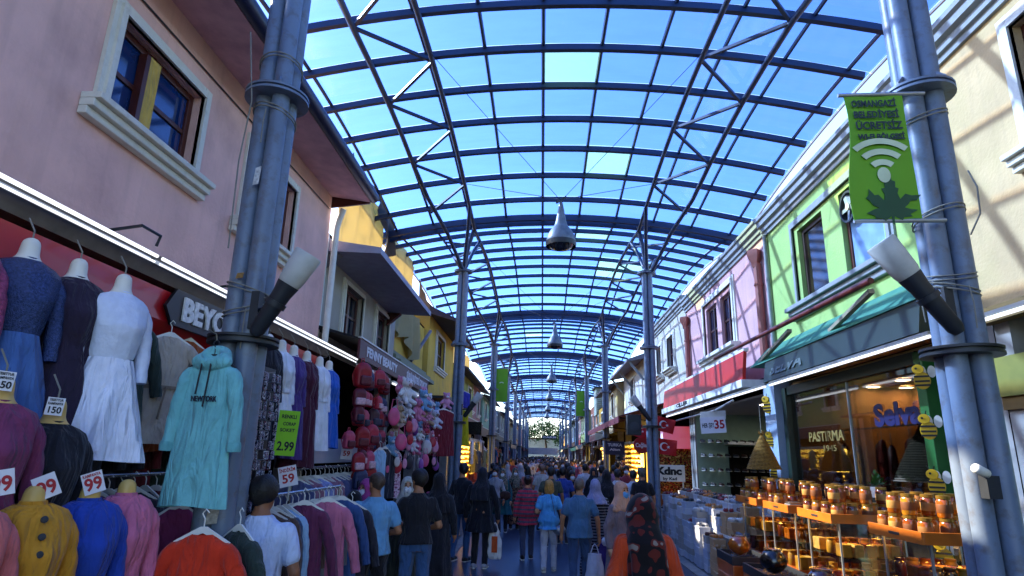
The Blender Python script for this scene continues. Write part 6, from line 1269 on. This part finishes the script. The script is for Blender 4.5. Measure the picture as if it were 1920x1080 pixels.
while n_ < 150:
    yv += .24 if yv < 40 else .4; x = rn.uniform(-1.75, 2.75)
    if any(abs(x-a) < .4 and abs(yv-b) < .6 for a, b in used): continue
    if abs(x-.15) < .5 and yv < 17: continue
    used.append((x, yv)); k = rn.randrange(5); away = rn.random() < .68
    if k == 4: away = False
    r_, nm = kinds[k]; c, cn_ = CC[rn.choice((0, 0, 0, 1, 2, 3, 3, 3, 4, 5, 5, 6, 6, 7, 8, 9))]
    side_ = 'left side' if x < -.4 else ('right side' if x > 1.3 else 'middle'); far_ = 'nearer' if yv < 24 else ('middle' if yv < 38 else 'far')
    lb = f'{nm.format(c=cn_)} walking {"away" if away else "nearer"}, {side_} of {far_} crowd'
    sw_ = {base: fab(c)}
    if k == 1: sw_[hb_] = fab(SC2[rn.randrange(6)])
    rz = (0 if away else math.pi)+rn.uniform(-.35, .35); sc = rn.uniform(.94, 1.05); g_ = 'shoppers walking along the street'
    if k not in used_k:
        used_k.add(k); dup(r_, (x, yv, 0), rz, lb, g_, swap=sw_, scale=sc)
    else: dup(r_, (x, yv, 0), rz, lb, g_, swap=sw_, scale=sc)
    n_ += 1
def purge(o):
    for c in list(o.children): purge(c)
    bpy.data.objects.remove(o)
for r_, _ in kinds: purge(r_)
m = MB(); cm = [fab(c) for c, _ in CC]+[mat('hair #1b1512', '#1b1512'), skin()]
for i in range(260):
    x, y = rn.uniform(-1.9, 2.8), 72+80*(i/260)**1.2; h = rn.uniform(1.5, 1.82); w = rn.uniform(.85, 1.1); n0 = len(cm)-2
    m.mi = rn.choice((0, 0, 1, 2, 3, 4, 5, 6, 9)); m.loft([[(x+w*a*math.cos(2*math.pi*j/8), y+w*a*.62*math.sin(2*math.pi*j/8), z*h) for j in range(8)] for a, z in ((.16, .35), (.19, .55), (.17, .65), (.23, .8), (.07, .85))])
    m.mi = 1; 
    for s in (-1, 1): m.tube([(x+s*.09, y+rn.uniform(-.12, .12), 0), (x+s*.09, y, .5*h)], [.055, .085], 6)
    m.mi = n0 if rn.random() < .7 else rn.choice((0, 3, 5)); m.lathe([(.02, .845*h), (.075, .88*h), (.1, .94*h), (.07, .985*h), (0, h)], (x, y, 0), 8)
o = m.build('crowd', cm, smooth=True); tag(o, 'dense crowd filling the far end of the street', 'crowd', kind='stuff')
# ================================================================ THE STREET FARTHER ON
rn = random.Random(99)
PALS = [('pale lime', '#8f9c62'), ('cream', '#a89a78'), ('grey', '#85827c'), ('dusty pink', '#a07a78'), ('ochre', '#a8802c'), ('white', '#aaa8a0'), ('mint', '#7a9a86'), ('terracotta', '#8a5442'), ('sand', '#9a8a6c'), ('blue grey', '#6c7886')]
SIGNC = [('maroon', '#4a0f1c'), ('black', '#141418'), ('white', '#b4b4b0'), ('red', '#9a1618'), ('navy', '#141c40'), ('green', '#1c4a2a'), ('brown', '#4a2c18')]
def street_side(side, y, yend, x0, start):
    i = start
    while y < yend:
        L = rn.uniform(6, 9.5); nm, c = PALS[(i*3+(2 if side > 0 else 0)) % 10]; zt = rn.uniform(5.2, 6.5); xf = x0+side*rn.uniform(0, .5); zl = 3.3
        wins = []; nw = 2 if L < 8 else 3
        for k in range(nw): yc = y+L*(k+.5)/nw; wins.append((yc-.5, yc+.5, 4.2, min(zt-.4, 5.4)))
        sd = 'left' if side < 0 else 'right'; oi = i-start; od = ['first', 'second', 'third', 'fourth', 'fifth', 'sixth', 'seventh', 'eighth', 'ninth', 'tenth', 'eleventh', 'twelfth', 'thirteenth', 'fourteenth', 'fifteenth', 'sixteenth'][oi]
        h = house(f'{nm} house, {od} beyond the {"yellow" if side < 0 else "off white"} house on the {sd}', side, xf, y, y+L-.05, zl, zt, plaster(nm+' far', c), wins, roof=rn.choice((.3, 1.0, 1.6)))
        for a in wins: window(h, side, xf, *a, cols=2, rows=2, tw=.12, sill=y < 60)
        if rn.random() < .6: MB().prism([(.05, 0), (side*-.6, -.16), (side*-.6, -.06), (.05, .12)], (xf, y, zt-.05), (1, 0, 0), (0, 0, 1), -L if True else L).build('eave', CONC if oi % 2 else mat('dark brown eave', '#2b2730'), h)
        sn, sc = SIGNC[rn.randrange(7)]; xs = xf-side*.55
        s_ = thing('shop_sign', f'{sn} sign board on the {od} far house on the {sd}', 'sign', (xs, y+L/2, 3.2)); MB().box(xs-.04, xs+.04, y+.2, y+L-.3, 2.95, 3.4).build('sign_board', mat('sign '+sn, sc, .5, var=.15), s_); MB().box(xs-.05, xs+.05, y+.2, y+L-.3, 3.402, 3.44).build('edge_strip', ALU, s_)
        m = MB()
        for k in range(rn.randint(6, 11)): yy = y+.8+k*.42; m.box(xs-side*.042, xs-side*.05, yy, yy+rn.uniform(.12, .3), 3.08, 3.26) if yy < y+L-.8 else None
        a_c = rn.choice([('maroon', '#5a1420'), ('red', '#8a1a1c'), ('cream', '#8f866c'), ('dark grey', '#2c2c30'), ('green', '#23502c')])
        if rn.random() < .75:
            aw_ = thing('awning', f'{a_c[0]} awning over the shop of the {od} far house on the {sd}', 'awning', (xs, y+L/2, 2.9)); MB().prism([(0, 0), (-side*1.25, -.38), (-side*1.25, -.6), (-side*1.22, -.6), (-side*1.22, -.41), (0, -.04)], (xs-side*.05, y+.3, 2.98), (1, 0, 0), (0, 0, 1), -(L-.8)).build('awning_cloth', mat('awning '+a_c[0], a_c[1], .8, var=.2, scale=3), aw_)
            for yy in (y+.5, y+L-.7): MB().tube([(xs, yy, 2.5), (xs-side*1.25, yy, 2.55)], .02, 6).build('awning_arm', ALU, aw_)
        # goods standing and hanging before the shop
        gc = [rn.choice(CC) for _ in range(4)]; xg = xs-side*.25
        for k in range(7 if y < 55 else 4):
            c_, n_ = gc[k % 4]; yy = y+.6+k*(L-1.4)/7; zz = rn.uniform(1.9, 2.6)
            if side < 0 or k % 2:
                if 'G' not in globals(): globals()['G'] = garment(f'{n_} garment hanging before the {od} far house on the {sd}', (xg, yy, zz), R90 if side < 0 else -R90, .9, fab(c_), group='clothes hung along the far shops', seed=500); globals()['GM'] = fab(c_).name
                else: dup(G, (xg, yy, zz), (R90 if side < 0 else -R90)+rn.uniform(-.8, .8), f'{n_} garment hanging before the {od} far house on the {sd}', swap={GM: fab(c_)}, scale=rn.uniform(.8, 1.15))
        tl = thing('stall_table', f'stall table with goods before the {od} far house on the {sd}', 'table', (xg, y+L/2, 0)); MB().box(xg-.35, xg+.35, y+.6, y+L-.9, .82, .86).build('table_top', WOOD, tl); MB().box(xg-.33, xg+.33, y+.62, y+L-.92, 0, .82).build('table_skirt', fab(rn.choice(CC)[0]), tl); m = MB()
        for k in range(26): yy = y+.7+rn.random()*(L-1.8); xx = xg+rn.uniform(-.25, .25); q = rn.uniform(.05, .1); m.box(xx-q, xx+q, yy-q, yy+q, .86, .86+rn.uniform(.08, .35))
        o = m.build('table_goods', mat('mixed goods %d' % (i % 5), ['#8a3a2a', '#b0a088', '#4a5a7a', '#a8842c', '#6a6a6a'][i % 5], .5, var=.6, scale=4), tl, bevel=.01); o['kind'] = 'stuff'
        y += L; i += 1
street_side(-1, 24.6, 128, -3.5, 0); street_side(1, 33.5, 128, 3.9, 3)
# white gabled house and louvred shed on the right
wg = house('small white gabled house with braces beyond the off white house', 1, 4.35, 26.6, 33.4, 3.3, 6.15, plaster('white', '#b8b8b2'), ((29.5, 30.6, 4.6, 5.6),), roof=1.4); window(wg, 1, 4.35, 29.5, 30.6, 4.6, 5.6, tw=.1); MB().prism([(.05, 6.12), (-.75, 5.95), (-.75, 6.05), (.05, 6.35)], (4.35, 26.4, 0), (1, 0, 0), (0, 0, 1), -7.2).build('eave', CONC, wg)
for y in (26.6, 30, 33.2): MB().bar((4.33, y, 5.2), (3.7, y, 6.0), .1, .1).build('eave_brace', CORN, wg)
lv = thing('louvred_shed', 'pale louvred roof shed behind the white gabled house', 'shed', (5, 45.6, 0)); MB().box(3.9, 6.3, 45.3, 47.5, 4.9, 6.8).build('wall', plaster('pale sage', '#8f978a'), lv); MB().box(3.75, 6.45, 45.1, 47.6, 6.8, 6.9).build('roof', DARKM, lv)
for k in range(13): MB().obox((5.1, 45.24, 5.05+k*.135), (1.15, 0, 0), (0, .035, -.02), (0, .008, .012)).build('louvre_slat', plaster('pale sage light', '#a5ab9c'), lv)
mr = thing('awning', 'long maroon awning sloping over the shops beyond the shoe shop column', 'awning', (3.4, 29, 3.4)); MB().prism([(.9, .55), (-.9, .0), (-.9, -.22), (-.87, -.22), (-.87, -.03), (.9, .5)], (3.5, 21.5, 3.35), (1, 0, 0), (0, 0, 1), -14.5).build('awning_cloth', mat('awning maroon', '#5a1420', .8), mr)
for y in (22, 29, 35.6): MB().tube([(4.2, y, 3.2), (2.65, y, 3.32)], .025, 6).build('awning_arm', DARKM, mr)
# lit jewellery windows
GOLDL = glow('lit jewellery display', '#ffc648', 1.5)
def jewel(lb, side, x, y0, y1):
    r_ = thing('jewellery_window', lb, 'shop window', (x, (y0+y1)/2, 0)); MB().box(x, x+side*.5, y0, y1, 0, .8).build('base', DARKIN, r_); MB().box(x+side*.45, x+side*.5, y0, y1, .8, 2.5).build('lit_back', GOLDL, r_); MB().box(x, x+side*.012, y0, y1, .8, 2.5).build('pane', CASE, r_); MB().box(x-side*.02, x+side*.5, y0, y1, 2.5, 2.6).build('frame', ALU, r_)
    m = MB(); rr = random.Random(int(y0))
    for j in range(8):
        for i in range(int((y1-y0)/.22)): yy = y0+.1+.22*i; q = rr.uniform(.03, .09); m.box(x+side*.3, x+side*.38, yy-q, yy+q, .95+.19*j, .95+.19*j+rr.uniform(.04, .13))
    m.build('gold_pieces', mat('gold pieces', '#b8801c', .3, metal=.7, var=.4), r_)['kind'] = 'stuff'; return r_
jewel('yellow lit jewellery window on the left beyond the yellow house', -1, -2.9, 25.2, 31.5); jewel('yellow lit jewellery window under the dark blue sign on the right', 1, 3.5, 25.2, 30.5); jewel('smaller yellow lit shop window farther on the right', 1, 3.3, 36, 41)
def board(lb, c, w, h_, bg_, lines, f=(0, -1, 0), name='shop_sign'):
    return card(lb, c, w, h_, lines, 0, facing=f, cm=bg_, group=None, name=name)
board('dark blue sign with white lettering over the lit jewellery window', at(1153, 840, Y=24.6), .75, .5, mat('sign navy', '#141c40'), [('TURKA', 0, .22, .15, CARD, .55), ('Altın', 0, -.12, .12, CARD, .4)])
ov = thing('oval_sign', 'red oval sign with white script above the street on the right', 'sign', at(1203, 835, Y=20.5)); c_ = at(1203, 835, Y=20.5); MB().lathe([(0, -.02), (.26, -.02), (.26, .02), (0, .02)], c_, 28, (0, 1, 0)).build('board', mat('sign red', '#9a1618', .5), ov); text('lettering', 'Cağlar', c_+Vector((0, -.024, 0)), (1, 0, 0), (0, 0, 1), .17, CARD, ov, bold=.006, width=.4)
FLAGR = mat('flag red', '#b00d14', .7, var=.08)
def flag(lb, c, w, h_, tl):
    r_ = thing('flag', lb, 'flag', c, 'red crescent flags hung beyond the column'); ca, sa = math.cos(tl), math.sin(tl); ex = Vector((ca, -.1, sa)); ez = Vector((-sa, 0, ca)); n = Vector((0, -1, 0)); c = Vector(c)
    MB().grid(lambda u, v: c+ex*(w*(u-.5))+ez*(h_*(.5-v))+n*(.03*math.sin(u*7+v*3)), 16, 8).build('flag_cloth', FLAGR, r_, smooth=True, solid=.004)
    q = c+n*.05-ex*w*.12; R_ = h_*.27; pts = [(R_*math.cos(a), R_*math.sin(a)) for a in [R(35)+R(290)*i/20 for i in range(21)]]+[(R_*.22+R_*.78*math.cos(a), R_*.78*math.sin(a)) for a in [R(312)-R(264)*i/20 for i in range(21)]]
    MB().prism(pts, q, ex, ez, -.004).build('crescent', CARD, r_); st_ = [(math.cos(math.pi+i*math.pi/5)*(R_*.42 if i % 2 == 0 else R_*.17)+R_*1.05, math.sin(math.pi+i*math.pi/5)*(R_*.42 if i % 2 == 0 else R_*.17)) for i in range(10)]; MB().prism(st_, q, ex, ez, -.004).build('star', CARD, r_)
flag('upper red crescent flag in the shop beyond the column', at(1247, 797, Y=19.2), .55, .42, -.25); flag('lower red crescent flag in the shop beyond the column', at(1249, 838, Y=19.0), .6, .45, -.12); flag('small red crescent flag left of the column high up', at(1201, 808, Y=19.8), .45, .4, -.3)
rb = thing('kiosk', 'red and yellow goods kiosk behind the flags', 'kiosk', (4.4, 20.5, 0)); MB().box(3.9, 5.2, 20.6, 21, 2.3, 3.0).build('red_panel', glow('lit red panel', '#b81410', .12), rb); MB().box(3.7, 5.2, 20.7, 21, .9, 2.29).build('goods_wall', floral('goods wall', ['#5a1a14', '#a8842c', '#3a2a1c', '#b04a20', '#c9b060'], 9), rb); MB().box(3.6, 5.2, 20.2, 21, .0, .89).build('counter', WOOD, rb)
# small things on the left past the column
yd = garment('bright yellow dress hung beside the column of the yellow house', tuple(at(868, 770, Y=17.5)), math.pi, .95, fab('#b8a80e'), sw=.17, hem=.2, seed=901, sl=0)
bl_ = garment('blue violet cloth hung above the yellow dress', tuple(at(868, 735, Y=18.2)), math.pi+.4, .45, fab('#2c2c8c'), sw=.24, hem=.28, seed=902, sl=0)
rg = garment('dark red blanket hung at the end of the toy shop', tuple(at(832, 770, Y=14.2)), math.pi+.7, 1.0, fab('#5a1018'), sw=.3, hem=.32, seed=903, sl=0)
board('black screen board under the eave past the yellow house', at(890, 803, Y=25), .55, .5, mat('black screen', '#0c0c10', .2), [])
board('pale lettered sign past the near left columns', at(846, 768, Y=22), .5, .35, mat('dark sign', '#1a1a1e', .5), [('..m', 0, 0, .25, CARD, .4)])
ls_ = thing('loudspeaker', 'black loudspeaker box on the column beside the shoe boxes', 'speaker', at(1190, 797, Y=16.6)); c_ = at(1188, 797, Y=16.7); MB().box(c_.x-.18, c_.x+.18, c_.y-.15, c_.y+.15, c_.z-.26, c_.z+.26).build('cabinet', DARKM, ls_, bevel=.015); MB().lathe([(.13, 0), (.13, .01), (.03, .03), (0, .02)], (c_.x, c_.y-.155, c_.z-.05), 20, (0, -1, 0)).build('speaker_cone', mat('speaker cone', '#38383c', .6), ls_, smooth=True)
for k, (u, v, Y, w, h_, tx, c, n_) in enumerate(((1030, 820, 62, 1.5, .4, 'CARSI', '#123820', 'dark green plate'), (1018, 846, 70, 3.2, .7, '', '#b0b0ac', 'white plate'))):
    o = board(f'{n_} hung across the street far away', at(u, v, Y=Y), w, h_, mat('hung '+n_, c, .6), [(tx, 0, 0, .22, CARD, w*.85)] if tx else [], name='hanging_sign')
    MB().tube([at(u, v, Y=Y)+Vector((-w*.45, 0, h_*.5)), at(u, v, Y=Y)+Vector((-w*.45, 0, 5))], .015, 4).build('wire', WIRE, o, world=True)
eb = house('pale end building closing the far end of the street', 1, -12, 150, 156, 0.5, 5.5, plaster('far pale', '#a8a89c'), (), depth=30, shop=False)
def tree(lb, cx, cy, zc, sc, seed):
    tr = thing('tree', lb, 'tree', (cx, cy, 0), 'trees beyond the far end'); MB().tube([(cx, cy, 0), (cx+.2, cy, zc*.45), (cx-.2, cy+.2, zc*.9)], [.35, .28, .12], 10).build('trunk', mat('bark', '#3a2c20', .9, var=.4, bump=.5), tr); m = MB(); rr = random.Random(seed)
    for i in range(1100):
        a, b, r0 = rr.random()*6.28, math.acos(rr.uniform(-1, 1)), rr.random()**.4; k = sc*(1+.35*math.sin(a*3+b*4+seed)); p = Vector((cx+3.2*k*r0*math.cos(a)*math.sin(b), cy+2.8*k*r0*math.sin(a)*math.sin(b), zc+2.3*k*r0*math.cos(b))); d = Vector((rr.uniform(-1, 1), rr.uniform(-1, 1), rr.uniform(-1, 1))).normalized()*.28; e = d.cross(Vector((rr.random(), rr.random(), 1))).normalized()*.16; m.add([p-d, p+e, p+d, p-e], [(0, 1, 2, 3)])
    m.build('crown', mat('foliage', '#24461c', .7, var=.5, scale=2), tr)
tree('broad dark green tree at the left of the far street end', -3.5, 144, 7, 1.0, 4); tree('round green tree in the middle of the far street end', .8, 147, 8, 1.1, 5); tree('smaller green tree at the right of the far street end', 4.6, 143, 6.2, .9, 6)
